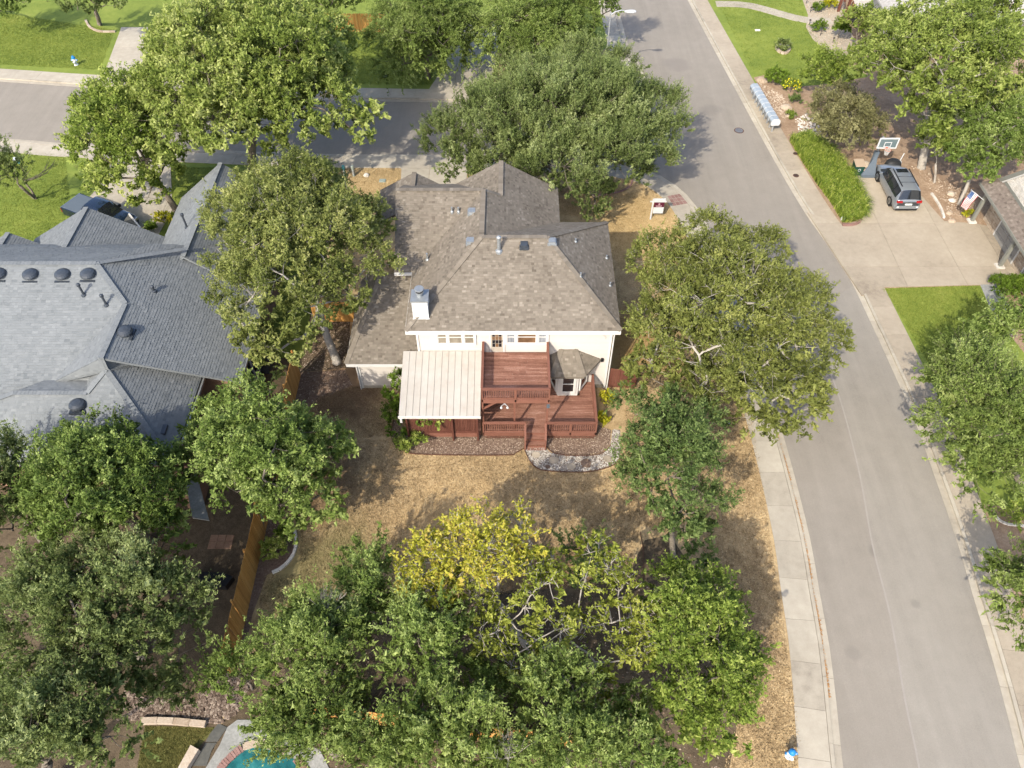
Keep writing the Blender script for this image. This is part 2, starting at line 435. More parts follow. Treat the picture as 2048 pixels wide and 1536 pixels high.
# kerb lines of the two streets, surveyed
RL = [(1700, 1640), (1686, 1536), (1672, 1400), (1658, 1288), (1640, 1190), (1622, 1086), (1595, 975), (1565, 866), (1534, 770), (1499, 670), (1461, 560), (1428, 478), (1400, 424),
      (1372, 388), (1330, 356), (1282, 337), (1200, 322), (1100, 316), (873, 310), (644, 308), (400, 299), (135, 287), (35, 279), (-250, 262)]
RT = [(-250, 147), (0, 163), (165, 174), (420, 189), (694, 201), (920, 205), (1100, 208), (1180, 205), (1240, 194), (1281, 174), (1290, 150), (1276, 125), (1259, 98), (1240, 29), (1218, -60), (1190, -170)]
RR = [(2080, 1660), (2040, 1534), (2009, 1408), (1975, 1286), (1944, 1186), (1914, 1083), (1868, 950), (1828, 838), (1773, 714), (1743, 649), (1685, 531), (1612, 429), (1530, 288), (1400, 47), (1360, -30), (1300, -150)]
kl = smooth_line(W(RL, .012), .6)
kt = smooth_line(W(RT, .012), .6)
kr = smooth_line(W(RR, .012), .6)
sheet('street', [tuple(p[:2]) for p in kl + kt + kr[::-1]], .012, 'asphalt')
# pale seam between the two paving passes
seam = smooth_line(W([(1845, 1640), (1838, 1536), (1810, 1400), (1780, 1230), (1745, 1090), (1715, 930), (1670, 770), (1610, 640)], .016), .6)
def strip(line, a, b, z0, z1, name, m, k='structure', parent=None):
    L0, L1 = offset(line, a), offset(line, b)
    mb = MB()
    n = len(line)
    vs = [(p.x, p.y, z1) for p in L0] + [(p.x, p.y, z1) for p in L1]
    fs = [(i, i + 1, n + i + 1, n + i) for i in range(n - 1)]
    if a < b: pass
    else: fs = [f[::-1] for f in fs]
    mb.add(vs, fs)
    return kind(mb.build(name, M[m], parent), k)
lo, hi = seam[0].y, seam[-1].y
sheet('street', [tuple(p[:2]) for p in seam] + [tuple(p[:2]) for p in kr if lo - 1 < p.y < hi + 4][::-1], .015, 'asphalt_pass')
mat('seam', [(.26, .232, .205), (.31, .28, .25), (.36, .33, .30)], s1=1, w1=.4, s2=20, w2=.4)
MATS['seam'] = bpy.data.materials['seam']
strip(seam, -.05, .04, 0, .019, 'road_seam', 'seam')

def by_length(line, step):
    d = [0]
    for i in range(1, len(line)): d.append(d[-1] + (line[i] - line[i - 1]).length)
    out, s, i = [], 0, 0
    while s < d[-1]:
        while d[i + 1] < s: i += 1
        t = (s - d[i]) / max(1e-6, d[i + 1] - d[i])
        out.append(line[i].lerp(line[i + 1], t)); s += step
    return out
def in_view(p, m=120):
    d = p.y * CT + (CAM_H - p.z) * ST
    x = 1024 + p.x / d * FPX; y = 768 - (p.y * ST - (CAM_H - p.z) * CT) / d * FPX
    return -m < x < 2048 + m and -m < y < 1536 + m
def sections(root, line, a, b, step, gap, z0, z1, name, m, jitter=.0, skip=()):
    """row of separate slabs or kerb stones between the offsets a and b of a line"""
    pts = by_length(line, step / 2)
    A, B = offset(pts, a), offset(pts, b)
    for i in range(0, len(pts) - 2, 2):
        if not in_view(pts[i + 1]): continue
        if any(x0 < pts[i + 1].x < x1 and y0 < pts[i + 1].y < y1 for x0, x1, y0, y1 in skip): continue
        g = gap / step
        q = []
        for Ln in (A, B):
            p0, p1, p2 = Ln[i], Ln[i + 1], Ln[i + 2]
            q.append((p0.lerp(p1, g), p1, p2.lerp(p1, g)))
        pts2 = [p[:2] for p in q[0]] + [p[:2] for p in q[1][::-1]]
        dz = random.uniform(-jitter, jitter)
        MB().prism([tuple(p) for p in pts2], z0, z1 + dz).build(name, M[m], root)
def setting(name, loc=(0, 0, 0)):
    o = bpy.data.objects.new(name, None); COL.objects.link(o); o.location = loc
    PINV[o.name] = Matrix.Translation(-Vector(loc)); o['kind'] = 'structure'
    return o
DRIVES = ((-9.6, -4.6, 52, 58), (-8.6, -1.6, 68, 74), (-45, -39, 68, 76), (-37, -26, 52, 60), (25, 31.5, 38.6, 46.6))
for line, sgn, gutter_n in ((kl, 1, 1), (kt, 1, 1), (kr, -1, 1)):
    kb = setting('kerb')
    sections(kb, line, .36 * sgn, 0, 3.0, .012, -.02, .03, 'gutter_section', 'concrete', .002)
    sections(kb, line, .54 * sgn, .365 * sgn, 3.0, .012, -.02, .135, 'kerb_section', 'concrete', .002, DRIVES)
    sw = setting('sidewalk')
    if line is not kr:
        sections(sw, line, 1.98 * sgn, .56 * sgn, 2.2, .014, -.02, .125, 'sidewalk_slab', 'concrete', .004)
    else:
        sections(sw, line, 2.0 * sgn, .56 * sgn, 2.6, .014, -.02, .125, 'sidewalk_slab', 'aggregate', .004)
# drifts of orange oak litter along the left kerb
ll = [p for p in by_length(kl, .25) if 12 < p.y < 27 and p.x > 10]
pos = []
for p in ll:
    for _ in range(60):
        if random.random() < .25 + .75 * (math.sin(p.y * 2.1) > -.2): pos.append((p.x - random.gauss(.34, .045), p.y + random.uniform(-.13, .13), .035 + random.random() * .03))
pos = np.array(pos)
def flakes(pos, size, flat=.7):
    n = len(pos)
    A = rng.normal(size=(n, 3)); A[:, 2] *= 1 - flat; A /= np.linalg.norm(A, axis=1)[:, None]
    B = np.cross(A, np.array([0, 0, 1.0]) + rng.normal(size=(n, 3)) * .35); B /= np.linalg.norm(B, axis=1)[:, None]
    s = size * rng.uniform(.6, 1.4, n)[:, None]
    return np.stack([pos - A * s / 2, pos + B * s * .3, pos + A * s / 2, pos - B * s * .3], 1).reshape(-1, 3)
mat('litter_flake', [(.26, .11, .03), (.46, .22, .06), (.60, .34, .13)], w1=.1, w2=0, wt=.5)
kind(link('oak_litter', np_mesh('oak_litter', flakes(pos, .05), 4, M['litter_flake'], rng.random(len(pos)))), 'stuff')

# ---- lots: earth, lawns, beds, drives (each sheet a few mm above the one below)
def edge(line, off, y0, y1, x0=-1e9):
    return [p for p in offset(line, off) if y0 <= p.y <= y1 and p.x > x0]
swl = offset(kl, 1.95)
corner = [p for p in swl if 5 < p.y]
lot = [Vector((-13.3, 5, 0))] + [p for p in swl if p.y > 5 and p.x > -13.3] + [Vector((-13.3, 54.6, 0))]
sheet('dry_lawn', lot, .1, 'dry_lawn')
neigh = [Vector((-75, 5, 0)), Vector((-13.36, 5, 0))] + [p for p in swl if p.x < -13.36] + [Vector((-75, 60, 0))]
sheet('neighbour_lawn', [v for v in [Vector((-80, 33, 0)), Vector((-13.4, 33, 0))] + [p for p in swl if p.x < -13.4 and p.x > -80]], .1, 'green_lawn')
sheet('neighbour_yard', [(-80, 2), (-13.4, 2), (-13.4, 33), (-80, 33)], .1, 'soil')
# soil under the trees at the back of the lot and bare strips along the fence
sheet('bare_soil', W([(380, 1640), (480, 1340), (560, 1240), (700, 1230), (830, 1200), (960, 1190), (1100, 1170), (1260, 1140), (1290, 1080), (1340, 1070), (1380, 1130), (1500, 1300), (1480, 1420), (1440, 1640)]), .104, 'soil')
sheet('fence_bed', W([(600, 745), (690, 740), (705, 770), (640, 800), (610, 830), (600, 900), (560, 1050), (545, 1075), (526, 1075)]), .104, 'mulch')
sheet('shrub_bed', W([(520, 1075), (594, 1062), (592, 1100), (575, 1130), (534, 1150), (505, 1230), (490, 1300), (478, 1310)]), .108, 'mulch')
sheet('side_yard', W([(600, 745), (700, 735), (700, 600), (690, 520), (640, 520)]), .108, 'soil')
# far side of the street
swt = offset(kt, 1.95)
fl = [p for p in swt if p.x < 8.6]
sheet('far_lawn', [Vector((-80, 130, 0))] + [Vector((-80, swt[0].y, 0))] + [p for p in swt] + [Vector((4, 130, 0))], .1, 'green_lawn')
sheet('far_dry_strip', W([(985, 178), (1000, 120), (1060, 100), (1150, 130), (1215, 95), (1235, 120), (1200, 172), (1100, 180)]), .104, 'dry_lawn')
swr = offset(kr, -1.97)
right_lot = [p for p in swr] + [Vector((110, 130, 0)), Vector((110, 2, 0))]
sheet('right_lot', right_lot, .1, 'tan_soil')
sheet('right_lawn', [p for p in swr if 62.2 < p.y < 100] + [Vector((swr[-1].x + 2, 100, 0)), at(1580, -80), at(1598, -20), at(1616, 30), at(1612, 55), at(1625, 78), at(1650, 100), at(1690, 128), at(1735, 150), at(1720, 190), at(1640, 175), at(1560, 176), at(1515, 162)], .104, 'green_lawn')
sheet('right_lawn', [p for p in swr if 22 < p.y < 39.4] + [at(1761, 577), at(1960, 571), at(2003, 650), at(2060, 720), at(2250, 900), at(2250, 1040)], .104, 'green_lawn')
sheet('rock_garden', W([(1507, 155), (1530, 150), (1570, 175), (1640, 170), (1760, 150), (1900, 250), (2060, 330), (1960, 470), (1900, 445), (1850, 405), (1760, 350), (1700, 350), (1690, 300), (1620, 268), (1580, 275)]), .106, 'tan_soil')
GB = [(1598, -20), (1616, 30), (1612, 55), (1625, 78), (1650, 100), (1690, 128), (1735, 122), (1700, 62), (1690, 20), (1684, -20)]
sheet('gravel_bed', W(GB), .108, 'aggregate')
# mulch and stone beds behind the deck
beds = [[(788, 836), (782, 867), (788, 888), (812, 905), (860, 910), (1011, 911), (1032, 906), (1050, 893), (1050, 868), (960, 868), (830, 868)],
        [(1092, 868), (1092, 893), (1104, 904), (1130, 910), (1178, 911), (1205, 905), (1220, 890), (1222, 860), (1196, 850), (1180, 868)]]
for b in beds: sheet('mulch_bed', W(b), .106, 'mulch')
gravel = [(1050, 898), (1058, 920), (1070, 934), (1092, 942), (1163, 944), (1200, 939), (1226, 930), (1240, 915), (1240, 860), (1224, 860), (1222, 890), (1207, 907), (1178, 913), (1130, 912), (1102, 906), (1090, 896)]
sheet('stone_bed', W(gravel), .11, 'mulch')

# ---- drives and walks as separate panels
def panels(root, poly, xs, ys, z0, z1, m, gap=.012):
    poly = [(p[0], p[1]) for p in poly]
    if area2(poly) < 0: poly = poly[::-1]
    X = [min(p[0] for p in poly)] + xs + [max(p[0] for p in poly)]
    Y = [min(p[1] for p in poly)] + ys + [max(p[1] for p in poly)]
    for i in range(len(X) - 1):
        for j in range(len(Y) - 1):
            c = [(X[i] + gap, Y[j] + gap), (X[i + 1] - gap, Y[j] + gap), (X[i + 1] - gap, Y[j + 1] - gap), (X[i] + gap, Y[j + 1] - gap)]
            q = clip_convex(poly, c)
            if len(q) > 2 and abs(area2(q)) > .1: MB().prism(q, z0, z1 + random.uniform(-.002, .002)).build('concrete_panel', M[m], root)
o = setting('front_driveway'); panels(o, W([(737, 312), (880, 313), (935, 340), (925, 420), (800, 400), (803, 338)]), [-6.6], [50.2, 53.2], 0, .136, 'concrete')
o = setting('opposite_driveway'); panels(o, W([(846, 197), (884, 140), (912, 50), (1006, 50), (992, 120), (980, 176), (1000, 203)]), [-5.2], [76, 80.5, 86], 0, .136, 'concrete')
o = setting('far_left_driveway'); panels(o, W([(200, 170), (243, 55), (300, 55), (290, 172)]), [], [73, 78], 0, .136, 'concrete')
o = setting('neighbour_driveway'); panels(o, W([(150, 292), (340, 300), (345, 420), (300, 500), (215, 500), (170, 405), (210, 360)]), [-26.5], [45, 50], 0, .136, 'concrete')
o = setting('garage_driveway')
panels(o, W([(1615, 425), (1682, 451), (1724, 441), (1727, 410), (1707, 352), (1752, 346), (1800, 352), (1845, 395), (1888, 443), (1950, 447), (1985, 455), (2060, 590), (1992, 569), (1761, 575), (1724, 591), (1690, 540)]),
       [27.4, 31.6, 34.9], [41.6, 46.4], 0, .136, 'aggregate', .01)
o = setting('entry_walk'); panels(o, W([(1960, 569), (1992, 569), (2035, 640), (2020, 680), (1990, 640)]), [], [38.6], 0, .13, 'grey_paving')
wk = smooth_line(W([(1432, 8), (1490, 10), (1540, 22), (1590, 36), (1640, 43), (1700, 40)]), .6)
o = setting('curved_walk'); sections(o, wk, -.65, .65, 2.4, .012, 0, .13, 'concrete_panel', 'concrete')
# red tactile corner ramps: separate pavers
def pavers(cs, nx, ny, name='corner_ramp'):
    a, b, c, d = [at(x, y, .13) for x, y in cs]
    o = setting(name)
    for i in range(nx):
        for j in range(ny):
            f = lambda u, v: a.lerp(b, u).lerp(d.lerp(c, u), v)
            g = .06
            q = [f((i + g) / nx, (j + g) / ny), f((i + 1 - g) / nx, (j + g) / ny), f((i + 1 - g) / nx, (j + 1 - g) / ny), f((i + g) / nx, (j + 1 - g) / ny)]
            MB().prism([tuple(p[:2]) for p in q], .1, .137 + random.uniform(-.002, .002)).build('paver', M['red_paver'], o)
pavers([(1334, 392), (1360, 387), (1376, 407), (1347, 412)], 4, 3)
pavers([(1209, 156), (1240, 150), (1262, 168), (1224, 176)], 4, 3)

# ---- grass blades, chips and gravel as real small geometry
def scatter(poly, n, holes=()):
    xs = [p[0] for p in poly]; ys = [p[1] for p in poly]
    out = np.zeros((0, 2))
    while len(out) < n:
        x = rng.uniform(min(xs), max(xs), n * 2); y = rng.uniform(min(ys), max(ys), n * 2)
        ok = inside(poly, x, y)
        for h in holes: ok &= ~inside(h, x, y)
        out = np.concatenate([out, np.stack([x, y], 1)[ok]])
        if len(xs) == 0: break
    return out[:n]
def blades(name, poly, n, h, w, m, z=.1, holes=(), lean=.8):
    p = scatter(poly, n, holes)
    b = np.concatenate([p, np.full((n, 1), z)], 1)
    a = rng.uniform(0, 6.283, n)
    d = np.stack([np.cos(a), np.sin(a), np.zeros(n)], 1) * (w * rng.uniform(.6, 1.4, n))[:, None] / 2
    tip = b + np.concatenate([rng.normal(0, lean, (n, 2)) * h, (h * rng.uniform(.4, 1.2, n))[:, None]], 1)
    v = np.stack([b - d, b + d, tip], 1).reshape(-1, 3)
    return kind(link(name, np_mesh(name, v, 3, M[m], rng.random(n))), 'stuff')
house_hole = [(-9.5, 26.6), (6, 26.6), (6, 43), (-9.5, 43)]
bedw = [[tuple(p[:2]) for p in W(b)] for b in beds + [gravel]]
P2 = lambda pts: [tuple(p[:2]) for p in W(pts)]
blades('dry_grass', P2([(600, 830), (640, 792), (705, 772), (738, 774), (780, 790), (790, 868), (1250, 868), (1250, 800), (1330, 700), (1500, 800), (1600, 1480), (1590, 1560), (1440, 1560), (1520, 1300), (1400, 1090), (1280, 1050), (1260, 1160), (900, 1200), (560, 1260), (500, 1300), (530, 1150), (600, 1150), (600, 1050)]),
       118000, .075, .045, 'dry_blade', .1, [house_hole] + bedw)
blades('dry_grass', P2([(1110, 380), (1290, 350), (1345, 430), (1430, 560), (1490, 680), (1240, 780), (1215, 600), (1215, 440), (1120, 430)]), 40000, .06, .04, 'dry_blade', .1, [house_hole])
blades('dry_grass', P2([(612, 832), (642, 795), (705, 775), (738, 772), (784, 772), (786, 800), (784, 870), (700, 880)]), 16000, .07, .045, 'dry_blade')
blades('dry_grass', P2([(640, 337), (803, 337), (800, 400), (640, 440)]), 14000, .06, .04, 'dry_blade')
blades('green_grass', P2([(-60, 300), (130, 310), (150, 480), (0, 480), (-60, 450)]), 26000, .06, .04, 'green_blade')
blades('green_grass', P2([(340, 335), (450, 335), (440, 400), (370, 450), (330, 440)]), 8000, .06, .04, 'green_blade')
blades('green_grass', P2([(-60, 15), (230, 60), (200, 140), (-60, 126)]), 30000, .07, .05, 'green_blade')
blades('green_grass', P2([(640, 60), (890, 60), (862, 170), (660, 168)]), 26000, .07, .05, 'green_blade')
blades('green_grass', P2([(1400, -40), (1600, -40), (1612, 55), (1680, 120), (1700, 180), (1640, 172), (1508, 152), (1445, 25)]), 22000, .07, .05, 'green_blade')
blades('green_grass', P2([(1762, 577), (1960, 571), (2000, 700), (1990, 820), (1870, 750), (1840, 700), (1785, 605)]), 40000, .06, .04, 'green_blade')

def rocks(name, poly, n, smin, smax, m, z=.1, parent=None, holes=(), flat=.6):
    """loose stones: squashed eight-sided lumps, one joined mesh"""
    p = scatter(poly, n, holes)
    base = np.array([[1, 0, 0], [.6, .75, .1], [-.2, 1, 0], [-.9, .5, .05], [-.95, -.4, 0], [-.3, -1, .05], [.7, -.75, 0]]) * 1.0
    top = base * .62; top[:, 2] = flat
    k = len(base)
    V, T = [], []
    s = rng.uniform(smin, smax, n) / 2
    ang = rng.uniform(0, 6.283, n)
    ca, sa = np.cos(ang), np.sin(ang)
    jit = 1 + rng.uniform(-.2, .2, (n, k, 1))
    def tr(b):
        q = b[None] * jit * s[:, None, None]
        x = q[..., 0] * ca[:, None] - q[..., 1] * sa[:, None] * .8; y = q[..., 0] * sa[:, None] + q[..., 1] * ca[:, None] * .8
        return np.stack([x + p[:, 0:1], y + p[:, 1:2], q[..., 2] + z], 2)
    B, Tp = tr(base), tr(top)
    quads = np.stack([B, np.roll(B, -1, 1), np.roll(Tp, -1, 1), Tp], 2).reshape(-1, 3)
    # top cap as quads: (0,1,2,3) (0,3,4,6)+(4,5,6,6)
    caps = np.stack([Tp[:, [0, 1, 2, 3]], Tp[:, [0, 3, 4, 6]], Tp[:, [4, 5, 6, 6]]], 1)
    caps[:, 2, 3] = (Tp[:, 4] + Tp[:, 6]) / 2
    t = rng.random(n)
    v = np.concatenate([quads, caps.reshape(-1, 3)])
    tint = np.concatenate([np.repeat(t, k), np.repeat(t, 3)])
    return kind(link(name, np_mesh(name, v, 4, M[m], tint), parent), 'stuff')
rocks('river_rocks', P2([(385, 1440), (400, 1380), (430, 1350), (470, 1345), (500, 1360), (490, 1400), (470, 1430), (440, 1448)]), 1500, .09, .2, 'river_rock', .1)
rocks('river_rocks', P2([(235, 1440), (250, 1380), (300, 1400), (390, 1400), (385, 1440)]), 1300, .09, .2, 'river_rock', .1)
rocks('bed_gravel', P2(gravel), 3600, .04, .11, 'white_gravel', .112)
rocks('bed_chips', P2(beds[0]), 2400, .03, .09, 'chips', .108, flat=.3)
rocks('bed_chips', P2(beds[1]), 1200, .03, .09, 'chips', .108, flat=.3)
rocks('bed_chips', P2([(600, 745), (700, 735), (700, 640), (640, 600)]), 1500, .04, .1, 'chips', .11, flat=.3)
rocks('bed_chips', P2([(600, 745), (690, 740), (705, 770), (640, 800), (610, 830), (560, 1050), (526, 1075)]), 1600, .03, .09, 'chips', .108, flat=.3)
rocks('garden_rubble', P2([(1515, 160), (1560, 185), (1585, 215), (1570, 240), (1545, 215)]), 420, .05, .16, 'limestone', .106)
rocks('garden_rubble', P2([(1590, 240), (1615, 225), (1645, 262), (1625, 275), (1600, 268)]), 320, .06, .2, 'stone_white', .106)
rocks('garden_rubble', P2([(1820, 330), (1870, 350), (1950, 395), (1960, 430), (1900, 440), (1890, 410), (1860, 380)]), 420, .04, .16, 'limestone', .106)
rocks('garden_rubble', P2(GB), 1300, .05, .12, 'limestone', .11)
# ================================================================== BUILDINGS
def roof_face(slab, sh, pts, tab=.21, course=.135, thick=.14):
    pts = [Vector(p) for p in pts]
    n = Vector((0, 0, 0))
    for i in range(len(pts)):
        n += (pts[i] - pts[0]).cross(pts[(i + 1) % len(pts)] - pts[0])
    n.normalize()
    if n.z < 0: n = -n; pts = pts[::-1]
    u = Vector((0, 0, 1)).cross(n).normalized(); v = n.cross(u)
    if len(pts) > 3 and max(abs((p - pts[0]).dot(n)) for p in pts) > .02:
        for k in range(1, len(pts) - 1): roof_face(slab, sh, [pts[0], pts[k], pts[k + 1]], tab, course, thick)
        return
    slab.slab(pts, thick)
    d = sum(p.dot(n) for p in pts) / len(pts)
    poly = [(p.dot(u), p.dot(v)) for p in pts]
    if area2(poly) < 0: poly = poly[::-1]
    vmin = min(p[1] for p in poly); vmax = max(p[1] for p in poly)
    j = math.floor(vmin / course)
    back = lambda x, y, o: u * x + v * y + n * (d + o)
    while j * course < vmax:
        y0, y1 = j * course, (j + 1) * course
        row = clip2(clip2(poly, (-1e3, y0), (1e3, y0)), (1e3, y1), (-1e3, y1))
        j += 1
        if len(row) < 3: continue
        xa, xb = min(p[0] for p in row), max(p[0] for p in row)
        x = xa - random.uniform(0, tab)
        while x < xb:
            w = random.choice((.55, .8, 1, 1.2)) * tab
            q = clip2(clip2(row, (x + w, -1e3), (x + w, 1e3)), (x, 1e3), (x, -1e3))
            t = min(1, max(0, random.gauss(.45, .2) + (.25 if random.random() < .14 else 0)))
            lift = random.choice((.0, .0, .008))
            if len(q) >= 3:
                top = [back(a, b, .008 + lift + .016 * (1 - (b - y0) / course)) for a, b in q]
                sh.add(top, [tuple(range(len(top)))], t)
                lo = [p for p in q if abs(p[1] - y0) < 1e-4]
                if len(lo) >= 2:
                    a, b = min(lo)[0], max(lo)[0]
                    sh.add([back(a, y0, .024 + lift), back(b, y0, .024 + lift), back(b, y0, 0), back(a, y0, 0)], [(3, 2, 1, 0)], t * .9)
            x += w
def caps(mb, p, q, w=.30, step=.2):
    p, q = Vector(p), Vector(q); n = max(1, int((q - p).length / step))
    for i in range(n):
        a, b = p.lerp(q, i / n), p.lerp(q, (i + 1) / n)
        mb.bar(a + Vector((0, 0, .03)), b + Vector((0, 0, .037)), w, .012, min(1, max(0, random.gauss(.5, .16))))
def make_roof(root, faces, ridges, shingle, tab=.21, course=.135, name='roof'):
    slab, sh, cp = MB(), MB(), MB()
    for f in faces: roof_face(slab, sh, f, tab, course)
    for a, b in ridges: caps(cp, a, b)
    r = slab.build(name, M[shingle], root)
    kind(sh.build('shingles', M[shingle], r), 'stuff')
    if ridges: kind(cp.build('ridge_caps', M[shingle], r), 'stuff')
    return r
def frame_M(o, r):
    """local frame: x along r (2D), y into the wall, z up, origin o"""
    r = Vector((r[0], r[1], 0)).normalized(); inn = Vector((0, 0, 1)).cross(r)
    m = Matrix(((r.x, inn.x, 0, o[0]), (r.y, inn.y, 0, o[1]), (0, 0, 1, o[2]), (0, 0, 0, 1)))
    return m
def window(root, o, r, w, h, splits=(1,), glass=('glass_dark',), trim=.11, rail=True, grid=None, frame_mat='white_trim'):
    """o: lower left corner on the wall face, r: direction along the wall to the right as seen from outside"""
    Mx = frame_M(o, r)
    fr = MB(Mx)
    d0, d1 = -.07, .02
    fr.ab(-trim, d0, -trim, w + trim, d1, 0).ab(-trim, d0, h, w + trim, d1, h + trim)
    fr.ab(-trim, d0, 0, 0, d1, h).ab(w, d0, 0, w + trim, d1, h)
    tot = sum(splits); x = 0; cells = []
    for i, s in enumerate(splits):
        cw = w * s / tot
        cells.append((x, x + cw)); x += cw
        if i < len(splits) - 1: fr.ab(x - .06, d0 + .003, 0, x + .06, d1, h)
    wd = fr.build('window', M[frame_mat], root)
    for i, (a, b) in enumerate(cells):
        a += .06 if i else .0; b -= .06 if i < len(cells) - 1 else 0
        sh = MB(Mx)
        e = .045
        sh.ab(a, -.04, 0, b, .0, e).ab(a, -.04, h - e, b, 0, h).ab(a, -.04, e, a + e, 0, h - e).ab(b - e, -.04, e, b, 0, h - e)
        if rail: sh.ab(a + e, -.05, h * .5 - .025, b - e, 0, h * .5 + .025)
        if grid:
            for k in range(1, grid[0]): xx = a + (b - a) * k / grid[0]; sh.ab(xx - .012, -.035, e, xx + .012, -.005, h - e)
            for k in range(1, grid[1]): zz = h * k / grid[1]; sh.ab(a + e, -.033, zz - .012, b - e, -.003, zz + .012)
        sh.build('sash', M[frame_mat], wd)
        MB(Mx).ab(a + .03, -.022, .03, b - .03, -.002, h - .03).build('pane', M[glass[i % len(glass)]], wd)
    return wd
def lap_siding(root, x0, x1, y, z0, z1, m='siding', expo=.17, holes=(), nm='siding_board'):
    """boards on a wall that faces -Y; each board its own piece, lower edge proud"""
    z = z0
    while z < z1 - .02:
        zt = min(z + expo, z1)
        segs = [(x0, x1)]
        for hx0, hx1, hz0, hz1 in holes:
            if hz0 < z + .01 and hz1 > zt - .01:
                segs = [s for a, b in segs for s in ((a, min(b, hx0)), (max(a, hx1), b)) if s[1] - s[0] > .05]
        for a, b in segs:
            vs = [(a, y, z), (b, y, z), (b, y - .03, z), (a, y - .03, z), (a, y, zt), (b, y, zt), (b, y - .012, zt), (a, y - .012, zt)]
            MB().add(vs, [(0, 1, 2, 3), (3, 2, 6, 7), (4, 7, 6, 5), (0, 3, 7, 4), (1, 5, 6, 2), (0, 4, 5, 1)]).build(nm, M[m], root)
        z = zt

# ------------------------------------------------------------------ the house with the red deck
hs = thing('house', 'cream two storey house with brown hip roof behind the red wooden deck', 'house', (0, 35, 0))
E0, RG = 5.7, 8.47
wall = MB()
wall.ab(-5.4, 30.6, 0, 5.7, 39, 5.62).ab(-6.9, 35.3, 0, -1, 42.9, 5.62).ab(-3.9, 39, 0, 2.7, 42.8, 5.6)
wall.add([(-3.9, 42.8, 5.6), (2.7, 42.8, 5.6), (-.7, 42.8, 7.6)], [(0, 1, 2)])
wall.build('wall', M['siding'], hs)
MB().ab(-9.2, 30.55, 0, -5.42, 36, 2.8).build('wall', M['siding'], hs)
lap_siding(hs, -5.4, 5.7, 30.6, 2.2, 5.6, holes=[(-1.33, -.43, 3.4, 5.1)])
lap_siding(hs, 4.9, 5.7, 30.6, .4, 2.2)
lap_siding(hs, -9.2, -5.42, 30.55, .35, 2.8)
MB().ab(-9.22, 30.5, 0, -5.4, 30.55, .35).build('foundation', M['concrete'], hs)
MB().ab(4.85, 30.55, 0, 5.72, 30.6, .4).build('foundation', M['concrete'], hs)
for q_ in ((-5.5, 30.52, .05, -5.38, 30.62, 5.6), (5.62, 30.52, .05, 5.76, 30.66, 5.6), (-9.28, 30.48, .05, -9.14, 30.58, 2.8)): MB().ab(*q_).build('corner_board', M['white_trim'], hs)
fa = MB()
fa.ab(-5.98, 29.98, 5.48, 6.1, 30.1, 5.69).ab(6.02, 30.1, 5.5, 6.1, 39.6, 5.69).ab(-6.0, 30.1, 5.5, -5.93, 34.8, 5.69).ab(-7.05, 34.8, 5.5, -5.93, 34.9, 5.69)
fa.ab(-9.74, 29.96, 2.72, -5.5, 30.06, 2.9).ab(-9.78, 30.06, 2.72, -9.68, 36.2, 2.9).ab(2.98, 39.6, 5.5, 3.06, 43.1, 5.69)
fa.build('gutter', M['white_trim'], hs)
MB().ab(-5.95, 30.1, 5.42, 6.05, 30.6, 5.47).ab(-9.7, 30.06, 2.66, -5.5, 30.55, 2.7).build('soffit', M['white_trim'], hs)
r_ = RG
Ar, Al = (2.0, 34.8, r_), (-1.74, 34.8, r_)
faces = [
    [(-5.97, 30.06, E0), (6.09, 30.06, E0), Ar, Al],
    [(6.09, 30.06, E0), (6.09, 39.55, E0), Ar],
    [Ar, (6.09, 39.55, E0), (3.0, 39.55, E0), Al],
    [(-5.97, 30.06, E0), Al, (-1.74, 39.2, r_), (-5.97, 34.88, E0)],
    [(-7.05, 34.88, E0), (-5.97, 34.88, E0), (-1.74, 39.2, r_), (-7.05, 39.2, r_)],
    [Al, (3.05, 39.55, E0), (-.7, 39.5, 7.86), (-1.74, 39.2, r_)],
    [(-.7, 39.3, 7.86), (3.05, 39.3, E0), (3.05, 43.05, E0), (-.7, 43.05, 7.86)],
    [(-.7, 39.2, 7.86), (-.7, 43.05, 7.86), (-4.1, 43.05, 5.85), (-4.1, 39.2, 5.85)],
    [(-7.05, 39.2, r_), (-1.74, 39.2, r_), (-.75, 39.45, 7.86), (-3.6, 43.0, 6.1), (-7.05, 43.0, 6.1)],
    [(-6.4, 39.6, 6.85), (-6.4, 43.25, 6.85), (-4.0, 43.25, 5.45), (-4.0, 39.6, 5.45)],
    [(-6.4, 39.6, 6.85), (-6.4, 43.25, 6.85), (-8.8, 43.25, 5.45), (-8.8, 39.6, 5.45)],
]
ridges = [((-5.97, 30.06, E0), Al), ((6.09, 30.06, E0), Ar), (Ar, (6.09, 39.55, E0)), (Al, Ar), (Al, (-1.74, 39.2, r_)), ((-7.05, 39.2, r_), (-1.74, 39.2, r_)),
          ((-1.74, 39.2, r_), (-.7, 39.45, 7.86)), ((-.7, 39.4, 7.86), (-.7, 43.05, 7.86)), ((-6.4, 39.9, 6.85), (-6.4, 43.25, 6.85))]
make_roof(hs, faces, ridges, 'tan_shingle')
# low wing roof on the left
wf = [[(-9.74, 30.02, 2.92), (-5.5, 30.02, 2.92), (-5.5, 35.2, 5.3), (-7.9, 35.2, 5.3)], [(-9.74, 30.02, 2.92), (-7.9, 35.2, 5.3), (-7.9, 37, 5.3), (-9.74, 37, 2.92)]]
make_roof(hs, wf, [((-9.74, 30.02, 2.92), (-7.9, 35.2, 5.3))], 'tan_shingle')
